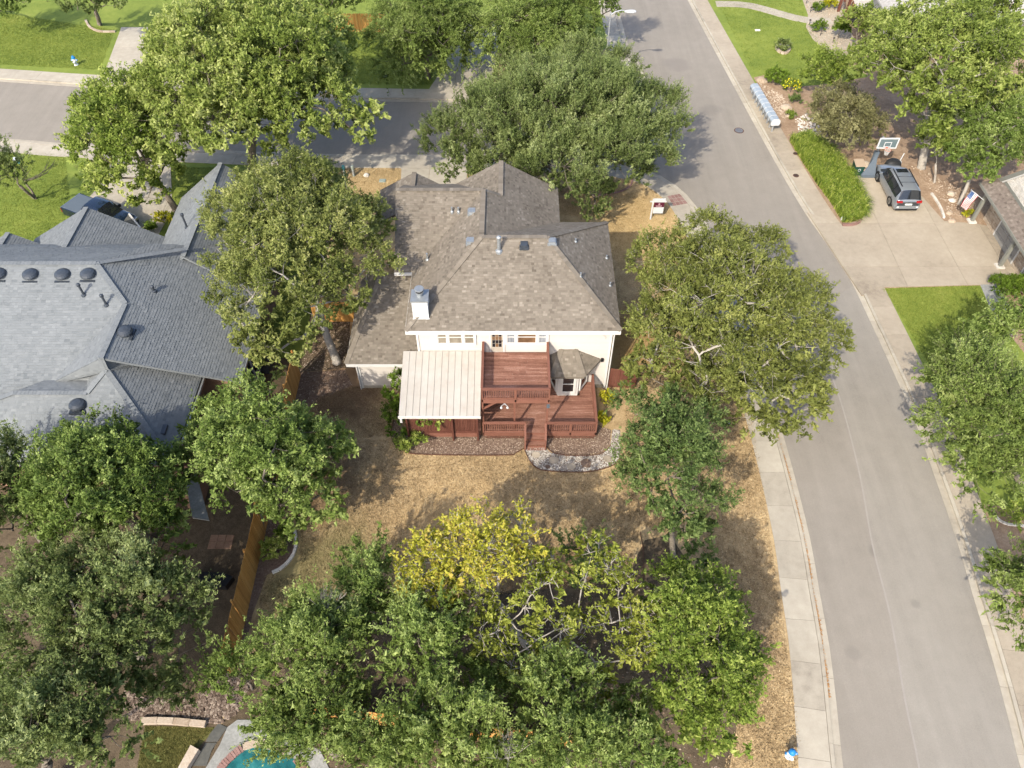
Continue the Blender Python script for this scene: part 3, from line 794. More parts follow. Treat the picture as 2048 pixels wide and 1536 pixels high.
# windows and door of the upper floor (back wall)
window(hs, (-4.27, 30.57, 4.14), (1, 0), 2.1, 1.05, (1, 1.55, 1.1), ('glass_tan',))
window(hs, (-.3, 30.57, 4.17), (1, 0), 2.3, 1.05, (.85, 1.9, .85), ('glass_blue', 'glass_wood', 'glass_blue'), rail=True)
dm = frame_M((-1.22, 30.57, 3.46), (1, 0))
dr = MB(dm).ab(0, -.05, 0, .7, .03, 1.95).build('door', M['door_paint'], hs)
MB(dm).ab(-.1, -.06, 0, 0, .03, 2.02).ab(.7, -.06, 0, .8, .03, 2.02).ab(-.1, -.06, 1.95, .8, .03, 2.05).build('door_frame', M['white_trim'], hs)
for i in range(3):
    for j in range(5):
        MB(dm).ab(.08 + i * .187, -.062, .42 + j * .295, .08 + i * .187 + .165, -.048, .42 + j * .295 + .268).build('pane', M['glass_wood' if random.random() < .5 else 'glass_dark'], dr)
MB(dm).box((.655, -.075, .95), (.04, .06, .04)).build('handle', M['black'], dr)
MB().box((-1.45, 30.5, 5.25), (.12, .16, .2)).build('wall_lamp', M['black'], hs)
MB().box((5.35, 30.53, 2.7), (.16, .1, .26)).build('wall_lamp', M['black'], hs)
MB().tube([(5.82, 30.5, 5.5), (5.84, 30.46, 5.3), (5.84, 30.46, .1)], .045, 6).tube([(-9.3, 30.42, 2.7), (-9.3, 30.42, .1)], .045, 6).build('downspout', M['white_trim'], hs)
cable = [(5.3 + .12 * math.sin(k * 1.3), 30.55, 5.4 - k * .13) for k in range(8)]
MB().tube(cable, .012, 4).build('cable', M['steel_pole'], hs)
# chimney
ch = MB().ab(-5.5, 30.7, 4.6, -4.68, 31.5, 7.35).build('chimney', M['white_trim'], hs)
c2 = MB()
for x in (-5.53, -4.73):
    for y in (30.67, 31.45): c2.ab(x, y, 5.5, x + .08, y + .08, 7.35)
c2.ab(-5.56, 30.62, 5.9, -4.62, 30.69, 6.1)
c2.build('corner_trim', M['white_paint'], ch)
MB().ab(-5.58, 30.62, 7.35, -4.6, 31.58, 7.45).build('chimney_cap', M['galvanised'], ch)
MB().lathe([(.17, 0), (.17, .26), (.25, .26), (.25, .31), (.2, .31), (.2, .46), (.27, .47), (.26, .52), (.22, .53)], (-5.08, 31.1, 7.45), 14).build('flue', M['galvanised'], ch)
MB().lathe([(.21, .32), (.21, .45)], (-5.08, 31.1, 7.45), 14).build('flue_grille', M['black'], ch)
# roof vents and pipes: z on the roof
def on_roof(x, y):
    best = -1
    for f in faces + wf:
        n = (Vector(f[1]) - Vector(f[0])).cross(Vector(f[2]) - Vector(f[0]))
        if inside([(p[0], p[1]) for p in f], np.array([x]), np.array([y]))[0]:
            best = max(best, Vector(f[0]).z - (n.x * (x - f[0][0]) + n.y * (y - f[0][1])) / n.z)
    return best
def roof_at(px, py):
    z = 6.5
    for _ in range(12):
        p = at(px, py, z); q = on_roof(p.x, p.y)
        if q > 0: z = q
    return at(px, py, z)
for px, py in ((806, 405), (864, 407), (941, 483), (944, 424), (1048, 491), (1104, 484)):
    p = roof_at(px, py)
    MB().ab(p.x - .26, p.y - .28, p.z - .12, p.x + .26, p.y + .28, p.z + .04).ab(p.x - .2, p.y - .22, p.z + .04, p.x + .2, p.y + .2, p.z + .17).build('roof_vent', M['galvanised' if px in (941, 944, 1104) else 'dark_vent'], hs)
for px, py, h, r in ((904, 424, .35, .05), (917, 424, .35, .05), (855, 520, .5, .06), (998, 502, .95, .1), (1151, 484, .25, .05), (1213, 517, .25, .05), (1161, 555, .35, .05), (1220, 572, .28, .05)):
    p = roof_at(px, py)
    m = MB().lathe([(r * 2.2, -.15), (r * 2, .05), (r, .12), (r, h)], p, 10)
    if r > .08: m.lathe([(r * 1.3, h), (r * 1.5, h + .06), (r * .6, h + .14)], p, 10)
    m.build('vent_pipe', M['galvanised'], hs)
# bay window
bay = [(2.15, 30.6), (2.55, 29.4), (3.98, 29.4), (4.75, 30.6)]
MB().prism([(2.35, 30.62), (2.72, 29.5), (3.94, 29.5), (4.62, 30.62)], .62, 2.75).build('wall', M['white_trim'], hs)
bf = [[(2.3, 29.18, 2.72), (4.2, 29.18, 2.72), (3.7, 30.58, 3.6), (2.9, 30.58, 3.6)], [(4.2, 29.18, 2.72), (5.3, 30.58, 2.72), (3.7, 30.58, 3.6)], [(2.3, 29.18, 2.72), (2.9, 30.58, 3.6), (1.75, 30.58, 2.72)]]
make_roof(hs, bf, [((4.2, 29.18, 2.72), (3.7, 30.58, 3.6)), ((2.3, 29.18, 2.72), (2.9, 30.58, 3.6))], 'tan_shingle', name='bay_roof')
window(hs, (2.98, 29.49, 1.0), (1, 0), .72, 1.5, (1,), ('glass_dark',))
window(hs, (4.09, 29.73, 1.0), (.68, 1.12), .75, 1.5, (1,), ('glass_dark',), trim=.1)
window(hs, (2.41, 30.40, 1.0), (.37, -1.12), .75, 1.5, (1,), ('glass_dark',), trim=.1)
MB().box((3.9, 29.4, 2.55), (.1, .1, .12)).build('wall_lamp', M['black'], hs)

# ------------------------------------------------------------------ deck
dk = thing('deck', 'two level red stained wooden deck with railings and front steps', 'deck', (1.5, 28.5, 0))
def boards(x0, x1, y0, y1, z, w=.138, gap=.012, holes=()):
    y = y0
    while y < y1 - .03:
        ye = min(y + w, y1)
        segs = [(x0, x1)]
        for h in holes:
            if h[2] < ye and h[3] > y: segs = [s for a, b in segs for s in ((a, min(b, h[0])), (max(a, h[1]), b)) if s[1] - s[0] > .05]
        for a, b in segs:
            cut = random.uniform(.3, .7) * (b - a) + a
            for p, q in (((a, cut), (cut + .006, b)) if b - a > 3 else ((a, b),)):
                MB().ab(p, y, z - .035, q, ye - gap, z + random.uniform(-.003, .003)).build('deck_board', M['deck_wood'], dk)
        y += w
UX0, UX1, UY0, UY1, UZ = -1.66, 2.06, 27.0, 30.54, 3.4
boards(UX0, UX1, UY0, UY1, UZ)
jo = MB()
for k in range(8): jo.ab(UX0 + .1 + k * .5, UY0 + .06, UZ - .22, UX0 + .14 + k * .5, UY1, UZ - .04)
jo.build('joists', M['deck_rail'], dk)
MB().ab(UX0 - .03, UY0 - .045, UZ - .3, UX1 + .03, UY0, UZ + .01).build('rim_board', M['deck_rail'], dk)
MB().ab(UX0 - .045, UY0, UZ - .27, UX0, UY1, UZ + .01).build('rim_board', M['deck_rail'], dk)
MB().ab(UX1, UY0, UZ - .27, UX1 + .045, UY1, UZ + .01).build('rim_board', M['deck_rail'], dk)
bal_me = MB().ab(-.019, -.019, 0, .019, .019, .78).mesh('baluster', M['deck_rail'])
def rail(p, q, z, h=.92, step=.125, posts=(0, 1)):
    p, q = Vector((*p, z)), Vector((*q, z)); L = (q - p).length; d = (q - p).normalized()
    up = Vector((0, 0, 1))
    MB().bar(p + up * h, q + up * h, .14, .04).build('handrail', M['deck_rail'], dk)
    MB().bar(p + up * .1, q + up * .1, .04, .085).build('bottom_rail', M['deck_rail'], dk)
    MB().bar(p + up * (h - .075), q + up * (h - .075), .04, .085).build('top_rail', M['deck_rail'], dk)
    n = int(L / step)
    for k in range(1, n):
        link('baluster', bal_me, dk, p + d * (L * k / n) + up * .1)
    for f in posts:
        c = p.lerp(q, f)
        MB().box(c + up * (h / 2 - .1), (.09, .09, h + .2)).build('rail_post', M['deck_rail'], dk)
rail((UX0, UY0), (UX1, UY0), UZ, posts=(0, .5, 1))
rail((UX0, UY0 + .06), (UX0, UY1 - .05), UZ, posts=(.5, 1))
rail((UX1, UY0 + .06), (UX1, UY1 - .05), UZ, posts=(.5, 1))
LX0, LX1, LY0, LY1, LZ = -1.66, 4.86, 26.72, 30.54, .66
boards(LX0, LX1, LY0, LY1, LZ, holes=[(2.75, 4.1, 29.52, 30.6)])
SX0, SX1 = .76, 1.93
rail((LX0, LY0), (SX0, LY0), LZ, posts=(0, 1))
rail((SX1, LY0), (LX1, LY0), LZ, posts=(0, .5, 1))
rail((LX1, LY0 + .06), (LX1, LY1 - .2), LZ, posts=(.5, 1))
MB().ab(LX0 - .02, LY0 - .045, LZ - .28, SX0 - .05, LY0, LZ).build('skirt_board', M['deck_rail'], dk)
MB().ab(SX1 + .05, LY0 - .045, LZ - .28, LX1 + .045, LY0, LZ).build('skirt_board', M['deck_rail'], dk)
MB().ab(LX1, LY0, LZ - .28, LX1 + .045, LY1, LZ).build('skirt_board', M['deck_rail'], dk)
lt = MB()
for (a, b) in ((LX0, SX0 - .05), (SX1 + .05, LX1)):
    n = int((b - a) / .14)
    for k in range(n):
        x = a + (b - a) * k / n
        lt.bar((x, LY0 - .012, .02), (min(x + .34, b), LY0 - .012, .38), .012, .035, up=(0, 1, 0)).bar((min(x + .34, b), LY0 - .024, .02), (x, LY0 - .024, .38), .012, .035, up=(0, 1, 0))
kind(lt.build('lattice', M['deck_rail'], dk), 'stuff')
for x in (UX0, .14, UX1 - .06):
    MB().box((x, UY0 + .02, UZ / 2 + .1), (.1, .1, UZ - .35)).build('post', M['deck_rail'], dk)
MB().bar((UX0 + .05, UY0 + .05, 2.5), (UX0 + .8, UY0 + .05, 3.12), .09, .09).build('knee_brace', M['deck_rail'], dk)
for k in range(3):
    y = LY0 - .04 - .29 * k
    z = LZ - .02 - (k) * .17
    for b in range(2):
        MB().ab(SX0 + .02, y - .15 * (b + 1) + .01, z - .2, SX1 - .02, y - .15 * b + .01, z - .16).build('step', M['deck_wood'], dk)
    MB().ab(SX0 + .02, y - .33, max(.02, z - .4), SX1 - .02, y - .31, z - .2).build('riser', M['deck_rail'], dk)
MB().ab(SX0 + .02, LY0 - .04, LZ - .3, SX1 - .02, LY0 - .012, LZ - .02).build('riser', M['deck_rail'], dk)
for x in (SX0, SX1):
    MB().bar((x, LY0, LZ - .22), (x, LY0 - .9, .12), .045, .26).build('stringer', M['deck_rail'], dk)
    MB().bar((x, LY0, LZ + .92), (x, LY0 - .86, LZ + .38), .12, .04).build('handrail', M['deck_rail'], dk)
    MB().box((x, LY0 - .84, .52), (.09, .09, 1.04)).build('rail_post', M['deck_rail'], dk)
    for k in range(1, 6):
        f = k / 6
        MB().ab(x - .019, LY0 - .86 * f - .019, LZ - .25 - .5 * f + .2, x + .019, LY0 - .86 * f + .019, LZ + .9 - .54 * f).build('baluster', M['deck_rail'], dk)
fl = MB().box((-.42, 27.02, 3.02), (.1, .08, .1)).tube([(-.42, 27, 3.0), (-.6, 26.85, 2.98)], .03, 5).tube([(-.42, 27, 3.0), (-.26, 26.85, 2.98)], .03, 5)
fo = tag(fl.build('flood_light', M['steel_pole']), 'twin headed flood light under the front edge of the upper deck', 'flood light')
MB().lathe([(.03, 0), (.075, -.09), (.08, -.12)], (-.6, 26.82, 2.98), 10).lathe([(.03, 0), (.075, -.09), (.08, -.12)], (-.25, 26.82, 2.98), 10).build('lamp_head', M['white_paint'], fo)
bx = tag(MB().ab(1.95, 26.9, 2.72, 2.12, 26.965, 3.0).build('meter_box', M['pad_blue']), 'small blue grey box on the right deck post', 'box')

# ------------------------------------------------------------------ patio cover
pc = thing('patio_cover', 'cream ribbed metal patio cover with slatted wooden screen left of the deck', 'patio cover', (-4.1, 28.5, 0))
n = 12
for k in range(n):
    xa, xb = -6.36 + 4.58 * k / n, -6.36 + 4.58 * (k + 1) / n
    p = [(xa + .004, 26.45, 2.58), (xb - .012, 26.45, 2.58), (xb - .012, 30.52, 3.5), (xa + .004, 30.52, 3.5)]
    mb = MB().slab(p, .03)
    mb.bar((xb - .015, 26.45, 2.6), (xb - .015, 30.52, 3.515), .025, .035)
    mb.build('roof_panel', M['metal_roof'], pc)
MB().ab(-6.4, 26.38, 2.42, -1.76, 26.45, 2.57).build('fascia', M['white_trim'], pc)
MB().ab(-6.36, 26.5, 2.3, -1.8, 26.58, 2.5).build('beam', M['screen_wood'], pc)
MB().ab(-6.3, 26.3, 2.15, -6.18, 26.38, 2.45).build('gutter_outlet', M['white_paint'], pc)
for x in (-6.0, -3.42, -1.98): MB().box((x, 26.56, 1.2), (.1, .1, 2.4)).build('post', M['screen_wood'], pc)
sl = MB().ab(-.034, -.01, 0, .034, .01, 1.15).mesh('slat', M['screen_wood'])
for a, b in ((-5.93, -3.5), (-3.35, -2.05)):
    m = int((b - a) / .088)
    for k in range(m + 1): link('slat', sl, pc, (a + (b - a) * k / m, 26.72, .75))
    for z, h in ((.62, .16), (1.9, .1)): MB().ab(a - .06, 26.69, z, b + .06, 26.71, z + h).build('screen_rail', M['screen_wood'], pc)
    MB().ab(a - .06, 26.66, .3, b + .06, 26.69, .62).build('skirt_board', M['deck_rail'], pc)
MB().ab(-6.2, 26.9, .05, -1.8, 30.4, .62).build('floor', M['deck_wood'], pc)

# ------------------------------------------------------------------ grey-roofed neighbour
nb = thing('house', 'large neighbouring house with blue grey shingle roof and black dome vents', 'house', (-24, 30, 0))
def roofpt(px, py, p0, slope, axis):
    """point of photo (px,py) on the roof plane through p0, rising by slope along the axis direction"""
    z = p0[2]
    for _ in range(30):
        p = at(px, py, z); z = p0[2] + slope * ((p.x - p0[0]) * axis[0] + (p.y - p0[1]) * axis[1]); z = max(-5, min(12, z))
    return tuple(at(px, py, z))
W_ = MB()
W_.ab(-34, 23.4, 0, -18.3, 33, 3.45).ab(-34, 29, 0, -16.0, 40, 3.3).ab(-31.2, 33, 0, -23.4, 40.3, 3.3).ab(-22.6, 40, 0, -16.5, 44.6, 3.3)
W_.build('wall', M['brick_wall'], nb)
F0 = (-30, 23.4, 3.3)
F = lambda x, y: roofpt(x, y, F0, .49, (0, 1))
b_, c_ = F(192, 527), F(250, 608)
yr = 26.9
n1 = (-21.5, 26.85, 6.1)
n2, n3 = (-17.65, 30.4, 3.5), (-17.75, 22.7, 3.5)
ev = (-15.45, 3.45)
W0 = (c_[0], yr, c_[2])
nf = [
    [F(-260, 527), b_, c_, (-22.3, 26.9, 5.015), (-22.5, 23.5, 3.35), (-38, 23.5, 3.35)],
    [c_, W0, (-24.8, yr, 5.0)],
    [b_, c_, (ev[0], 33, ev[1]), (ev[0], 39.4, ev[1]), (c_[0], 36, c_[2]), ],
    [c_, W0, (ev[0], 28.2, ev[1]), (ev[0], 33, ev[1])],
    [b_, F(-260, 527), (-38, 38, 5.2), (-18, 38, 5.2), (-20.5, 35.9, 6.6)],
    [n1, n2, n3],
    [n1, n2, (-17.65, 31.4, 3.9), W0],
    [n1, n3, (-36, 22.6, 3.4), (-26.3, 25.8, 5.45), (-22.4, 25.8, 5.45)],
    [(-22.4, 25.8, 5.45), (-26.3, 25.8, 5.45), (-25, 27.3, 4.95), (-23.1, 27.3, 4.95)],
    [(-26.3, 25.8, 5.45), (-36, 22.6, 3.4), (-29, 26.5, 4.7), (-25, 27.3, 4.95)],
    [(-22.4, 25.8, 5.45), (-23.1, 27.3, 4.95), n1],
    [(-24.8, yr, 5.0), W0, n1],
]
nr = [(F(-260, 527), b_), (b_, c_), (c_, W0), (W0, n1), (n1, n2), (n1, n3), ((-26.3, 25.8, 5.45), (-22.4, 25.8, 5.45)), ((-22.4, 25.8, 5.45), n1), ((-26.3, 25.8, 5.45), (-36, 22.6, 3.4)), (b_, (c_[0] + 2, 36, c_[2] - .4))]
def gable(xr, z, y0, y1, xl, zl, xr2, zr2):
    nf.append([(xr, y0, z), (xr, y1, z), (xl, y1, zl), (xl, y0, zl)])
    nf.append([(xr, y0, z), (xr, y1, z), (xr2, y1, zr2), (xr2, y0, zr2)])
    nr.append(((xr, y0, z), (xr, y1, z)))
gable(-27.4, 6.0, 35.2, 40.7, -31.9, 3.4, -22.9, 3.4)
gable(-19.72, 6.3, 35.6, 45.1, -23.3, 3.4, -16.1, 3.4)
gable(-32.4, 5.0, 35.2, 39.4, -35.2, 3.4, -29.8, 3.5)
make_roof(nb, nf, nr, 'grey_shingle', .26, .15)
fm = MB()
fm.bar((-17.6, 22.7, 3.42), (-17.5, 30.4, 3.42), .08, .16).bar((ev[0] + .05, 28.2, 3.36), (ev[0] + .05, 39.4, 3.36), .08, .16).bar((-16.05, 38, 3.3), (-16.05, 45, 3.3), .08, .16).bar((-38, 22.55, 3.42), (-17.7, 22.65, 3.42), .08, .16)
fm.build('gutter', M['galvanised'], nb)
window(nb, (-15.95, 29.6, .5), (0, 1), 2.4, 2.5, (1, 1, 1), ('glass_dark',), trim=.12, grid=(1, 3), frame_mat='mailbox_grey', rail=False)
for px, py in ((-2, 546), (62, 547), (126, 547), (177, 546), (250, 661), (156, 808)):
    if px == 250: p = Vector(roofpt(px, py + 4, c_, -.58, (1, 0)))
    elif px == 156: p = Vector(roofpt(px, py + 4, (-30, 22.6, 3.5), .62, (0, 1)))
    else: p = Vector(F(px, py + 4))
    p.z -= .12
    MB().ab(p.x - .42, p.y - .4, p.z - .2, p.x + .42, p.y + .4, p.z + .0).lathe([(.26, 0), (.26, .3)], p, 14).lathe([(.42, .16), (.43, .24), (.38, .34), (.24, .41), (.05, .44)], p, 20).build('dome_vent', M['dark_vent'], nb, smooth=False)
for px, py, hh in ((168, 590, .75), (213, 610, .7), (308, 582, .3), (374, 455, 1.0)):
    p = Vector(roofpt(px, py, c_, -.58, (1, 0))) if px == 308 else Vector(roofpt(px, py, (-19.72, 40, 6.3), .8, (1, 0))) if px == 374 else Vector(F(px, py))
    p.z -= .05
    MB().lathe([(.16, -.05), (.15, .08), (.065, .12), (.065, hh), (.11, hh), (.11, hh + .12), (.05, hh + .16)], p, 10).build('vent_pipe', M['dark_vent'], nb)
for px, py in ((310, 508), (322, 860)):
    p = at(px, py, 5.6 if py < 600 else 4.0)
    MB().ab(p.x - .3, p.y - .3, p.z - .3, p.x + .3, p.y + .3, p.z + .1).build('roof_vent', M['dark_vent'], nb)
p = at(447, 385, 5.2); MB().lathe([(.25, -.2), (.25, .2), (.36, .2), (.3, .4), (.08, .48)], p, 14).build('dome_vent', M['dark_vent'], nb)
# dark flat porch roof between the two front gables
pr = MB().slab([at(228, 470, 2.7), at(258, 427, 2.7), at(302, 478, 2.7), at(270, 500, 2.7)], .15).build('porch_roof', M['dark_paving'], nb)
MB().bar(at(258, 428, 2.76), at(281, 456, 2.76), .1, .1).build('porch_gutter', M['white_trim'], nb)

# ------------------------------------------------------------------ house with the double garage on the right
gh = thing('house', 'tan stone house with two grey garage doors and hanging flag on the right', 'house', (37, 42, 0))
GX = 35.5
MB().ab(GX, 33.5, 0, 48, 47, 3.1).ab(GX + .8, 34.6, 3.1, 48, 46.4, 3.7).build('wall', M['limestone'], gh)
for (y0, y1) in ((41.95, 45.0), (37.4, 40.5)):
    d = MB().ab(GX - .03, y0, .1, GX + .05, y1, 2.35).build('garage_door', M['garage_paint'], gh)
    for r0 in range(4):
        for k in range(4):
            w = (y1 - y0) / 4
            MB().ab(GX - .055, y0 + k * w + .08, .16 + r0 * .55, GX - .03, y0 + (k + 1) * w - .08, .16 + r0 * .55 + .44).build('panel', M['garage_paint'], d)
    MB().ab(GX - .065, (y0 + y1) / 2 - .05, 1.2, GX - .05, (y0 + y1) / 2 + .7, 1.24).build('door_handle', M['steel_pole'], d)
    MB().ab(GX - .05, y0 - .12, .1, GX + .02, y0, 2.5).ab(GX - .05, y1, .1, GX + .02, y1 + .12, 2.5).ab(GX - .05, y0, 2.35, GX + .02, y1, 2.5).build('door_frame', M['white_trim'], gh)
def stones(root, y0, y1, z0, z1, x, m, sz=.32):
    z = z0
    while z < z1 - .03:
        h = min(random.uniform(.14, .24), z1 - z); y = y0
        while y < y1 - .03:
            w = min(random.uniform(.2, .5), y1 - y)
            MB().ab(x - random.uniform(.03, .06), y + .008, z + .008, x + .01, y + w - .008, z + h - .008).build('stone', M[m], root)
            y += w
        z += h
for y0, y1 in ((45.15, 46.95), (40.65, 41.8), (35.4, 37.25)): stones(gh, y0, y1, .1, 2.6, GX, 'limestone')
for x, y in ((34.45, 46.6), (34.55, 41.6), (34.6, 36.9)):
    MB().box((x, y, 1.55), (.22, .22, 2.9)).build('porch_post', M['olive_trim'], gh)
    MB().ab(x - .28, y - .28, .1, x + .28, y + .28, .22).build('post_base', M['stone_white'], gh)
pent = [[(34.1, 33.4, 3.05), (34.1, 47.3, 3.05), (35.12, 46.75, 3.75), (35.12, 33.4, 3.75)], [(34.1, 47.3, 3.05), (37.8, 47.3, 3.05), (37.8, 46.75, 3.6), (35.12, 46.75, 3.75)]]
make_roof(gh, pent, [((34.1, 47.3, 3.05), (35.12, 46.75, 3.75))], 'brown_shingle')
MB().ab(34.02, 33.4, 2.88, 34.12, 47.36, 3.06).ab(34.02, 47.3, 2.88, 38, 47.4, 3.06).build('gutter', M['olive_trim'], gh)
MB().bar((35.12, 46.4, 3.85), (35.12, 33.4, 3.85), .12, .22).build('trim_board', M['olive_trim'], gh)
GA, GR = (46.7, 3.75), (41.5, 9.6)          # eave and ridge of the steep stone gable (y, z)
MB().add([(35.14, GA[0], GA[1]), (35.14, GR[0], GR[1]), (35.14, 34.5, GA[1]), (36.3, GA[0], GA[1]), (36.3, GR[0], GR[1]), (36.3, 34.5, GA[1])], [(0, 1, 2), (5, 4, 3), (0, 3, 4, 1), (1, 4, 5, 2)]).build('gable_wall', M['stone_white'], gh)
z = GA[1] + .1
while z < 7.5:
    y = 42.5; y1 = GA[0] - (z + .2 - GA[1]) * (GA[0] - GR[0]) / (GR[1] - GA[1]) - .1
    while y < y1 - .1:
        w = min(random.uniform(.25, .6), y1 - y)
        MB().ab(35.14 - random.uniform(.03, .06), y + .01, z + .01, 35.15, y + w - .01, z + .19).build('stone', M['stone_white'], gh)
        y += w
    z += .2
main = [[(34.95, GA[0] + .25, GA[1] - .25), (34.95, *GR), (48, *GR), (48, GA[0] + .25, GA[1] - .25)], [(34.95, *GR), (48, *GR), (48, 34.2, GA[1] - .25), (34.95, 34.2, GA[1] - .25)]]
make_roof(gh, main, [], 'brown_shingle')
MB().bar((34.98, GA[0] + .3, GA[1] - .28), (34.98, GR[0], GR[1] + .02), .1, .26).build('rake_board', M['olive_trim'], gh)
MB().bar((35.05, GA[0] + .1, GA[1] - .3), (35.05, GR[0], GR[1] - .26), .1, .14).build('rake_trim', M['white_trim'], gh)
window(gh, (35.11, 43.2, 4.3), (0, -1), 1.6, .9, (1, 1), ('glass_blue',), frame_mat='olive_trim', rail=False)

# ------------------------------------------------------------------ pale-roofed house behind the right trees
ph = thing('house', 'house with pale grey roof and brown timber porch posts behind the right trees', 'house', (34, 80, 0))
MB().ab(36.2, 72.4, 0, 48, 90, 3.2).build('wall', M['stone_white'], ph)
pf = [[tuple(at(1706, -8, 4.6)), tuple(at(1718, 24, 3.4)), tuple(at(1738, 15, 3.6)), tuple(at(1745, -8, 4.6))],
      [(34.9, 71.3, 3.4), (34.9, 90, 3.4), (42, 90, 8), (42, 76, 8)], [(34.9, 71.3, 3.4), (42, 76, 8), (50, 71.3, 3.4)]]
make_roof(ph, pf, [((34.9, 71.3, 3.4), (42, 76, 8))], 'pale_shingle')
for p in ((1690, 34), (1676, 23), (1698, 36)):
    a = at(*p); MB().box((a.x, a.y, 1.6), (.22, .22, 3.2)).build('porch_post', M['screen_wood'], ph)
a, b = at(1690, 0, 3.3), at(1708, -20, 3.4)
MB().bar(a, a + Vector((1.2, 4, 0)), .2, .3).build('porch_beam', M['screen_wood'], ph)
d = at(1707, 41); MB().ab(d.x - .45, d.y - .7, .13, d.x + .45, d.y + .7, .16).build('door_mat', M['black'], ph)
# ================================================================== FENCES
def fence(label, p, q, h, m='cedar', step=.145, back=1, name='fence'):
    p, q = Vector((*p, .1)), Vector((*q, .1)); L = (q - p).length; d = (q - p).normalized()
    s = Vector((-d.y, d.x, 0)) * back
    fr = thing(name, label, 'fence', tuple(p.lerp(q, .5)))
    me = [MB().ab(-.068, -.009, 0, .068, .009, h * f).mesh('picket', M[m]) for f in (1, .99, 1.012)]
    ang = math.atan2(d.y, d.x)
    n = int(L / step)
    for k in range(n):
        o = link('picket', random.choice(me), fr, p + d * (step * (k + .5)) + s * random.uniform(-.006, .006), ang)
        o.rotation_euler.y = random.gauss(0, .008)
    for z in (.35, h - .3): MB().bar(p + s * .035 + Vector((0, 0, z)), q + s * .035 + Vector((0, 0, z)), .04, .085).build('fence_rail', M[m], fr)
    n = max(1, int(L / 2.4))
    for k in range(n + 1): MB().box(p.lerp(q, k / n) + s * .11 + Vector((0, 0, h / 2)), (.09, .09, h)).build('fence_post', M[m], fr)
    return fr
fence('long cedar picket fence between the dry back yard and the left neighbour', (-13.25, 13.0), (-13.25, 31.6), 2.25)
fence('weathered cedar fence beneath the oaks along the bottom of the back yard', (-9.2, 11.0), (3.6, 9.6), 1.75, back=-1)
fence('short orange cedar fence beyond the cross street under the oaks', (-18.2, 76.0), (-11.5, 76.0), 1.8, back=1)
fence('short red brown gate fence beside the right wall of the house', (5.85, 30.6), (7.6, 30.5), 1.75, 'screen_wood', back=1)
fence('orange picket fence glimpsed between the houses behind the elm', (-13.1, 36.2), (-9.3, 36.2), 1.8, back=1)

# ================================================================== PLANTING EDGES AND STONES
def edge_blocks(name, label, pts, m, w, h, L, cat='edging', gap=.02, z=.1):
    line = by_length(smooth_line([at(*p) for p in pts], .2), L)
    r = thing(name, label, cat, tuple(line[len(line) // 2]))
    for a, b in zip(line[:-1], line[1:]):
        d = (b - a).normalized()
        MB().bar(a + d * gap / 2 + Vector((0, 0, h / 2)), b - d * gap / 2 + Vector((0, 0, h / 2 + random.uniform(-.01, .01))), w * random.uniform(.92, 1.06), h).build('edging_stone', M[m], r)
    return r
edge_blocks('stone_edging', 'curved pale concrete block edging round the fence shrub', [(590, 1062), (593, 1085), (588, 1108), (572, 1130), (552, 1144), (532, 1150)], 'stone_white', .16, .12, .36)
edge_blocks('stone_edging', 'low white limestone wall along the river rock bed', [(284, 1444), (330, 1443), (380, 1447), (436, 1452)], 'limestone', .28, .22, .75)
edge_blocks('stone_edging', 'pale curved kerb round the tree bed on the far left lawn', [(172, 42), (180, 55), (200, 64), (238, 64)], 'limestone', .2, .14, .6)
edge_blocks('stone_edging', 'white pebble ring at the foot of the feathery tree by the right sidewalk', [(1985, 1020), (1992, 1036), (2010, 1048), (2050, 1053)], 'stone_white', .12, .1, .22)
edge_blocks('stone_edging', 'thin white stone edge curving beside the minivan drive', [(1862, 388), (1872, 402), (1882, 420), (1890, 445)], 'stone_white', .16, .14, .5)
edge_blocks('stone_edging', 'brown brick edging arc under the front yard oak', [(1140, 378), (1160, 388), (1200, 391), (1240, 384), (1262, 370), (1264, 352)], 'red_paver', .12, .1, .3)
edge_blocks('stone_edging', 'ring of pale rubble under the small lawn shrub', [(1553, 98), (1560, 106), (1570, 108), (1578, 101), (1575, 93), (1566, 90), (1556, 93), (1553, 98)], 'limestone', .3, .16, .3)
def metal_edge(label, pts):
    ln = smooth_line([at(*p) for p in pts], .2)
    m = MB()
    for a, b in zip(ln[:-1], ln[1:]): m.bar(a + Vector((0, 0, .02)), b + Vector((0, 0, .02)), .02, .14)
    tag(m.build('bed_edging', M['rust_iron']), label, 'edging')
metal_edge('dark metal edging round the mulch bed under the patio screen', [(788, 836), (782, 867), (788, 888), (812, 905), (860, 910), (1011, 911), (1032, 906), (1050, 896)])
metal_edge('dark metal edging round the white gravel bed by the steps', [(1048, 898), (1058, 920), (1070, 934), (1092, 942), (1163, 945), (1200, 940), (1226, 931), (1243, 917)])
metal_edge('dark metal edging between gravel and mulch right of the steps', [(1092, 893), (1104, 905), (1130, 911), (1178, 912), (1207, 906), (1222, 890)])
metal_edge('dark straight metal edging in the grass beside the tan trunked tree', [(1280, 1065), (1286, 1100), (1287, 1160)])
for px, py, s, lb in ((1072, 910, .5, 'round stepping stone nearest the deck steps'), (1108, 921, .62, 'brown stepping stone second from the deck steps'), (1142, 934, .55, 'grey stepping stone at the front edge of the gravel'),
                      (1172, 927, .68, 'largest dark stepping stone in the gravel bed'), (1216, 918, .55, 'stepping stone at the right end of the gravel bed'), (1095, 934, .3, 'small dark stone at the gravel front edge')):
    p = at(px, py, .12)
    pts = [(p.x + s * .5 * random.uniform(.85, 1.1) * math.cos(k * .698), p.y + s * .42 * random.uniform(.85, 1.1) * math.sin(k * .698)) for k in range(9)]
    tag(MB().prism(pts, .1, .19).build('stepping_stone', M['mulch' if 'dark' in lb else 'aggregate']), lb, 'stepping stone')
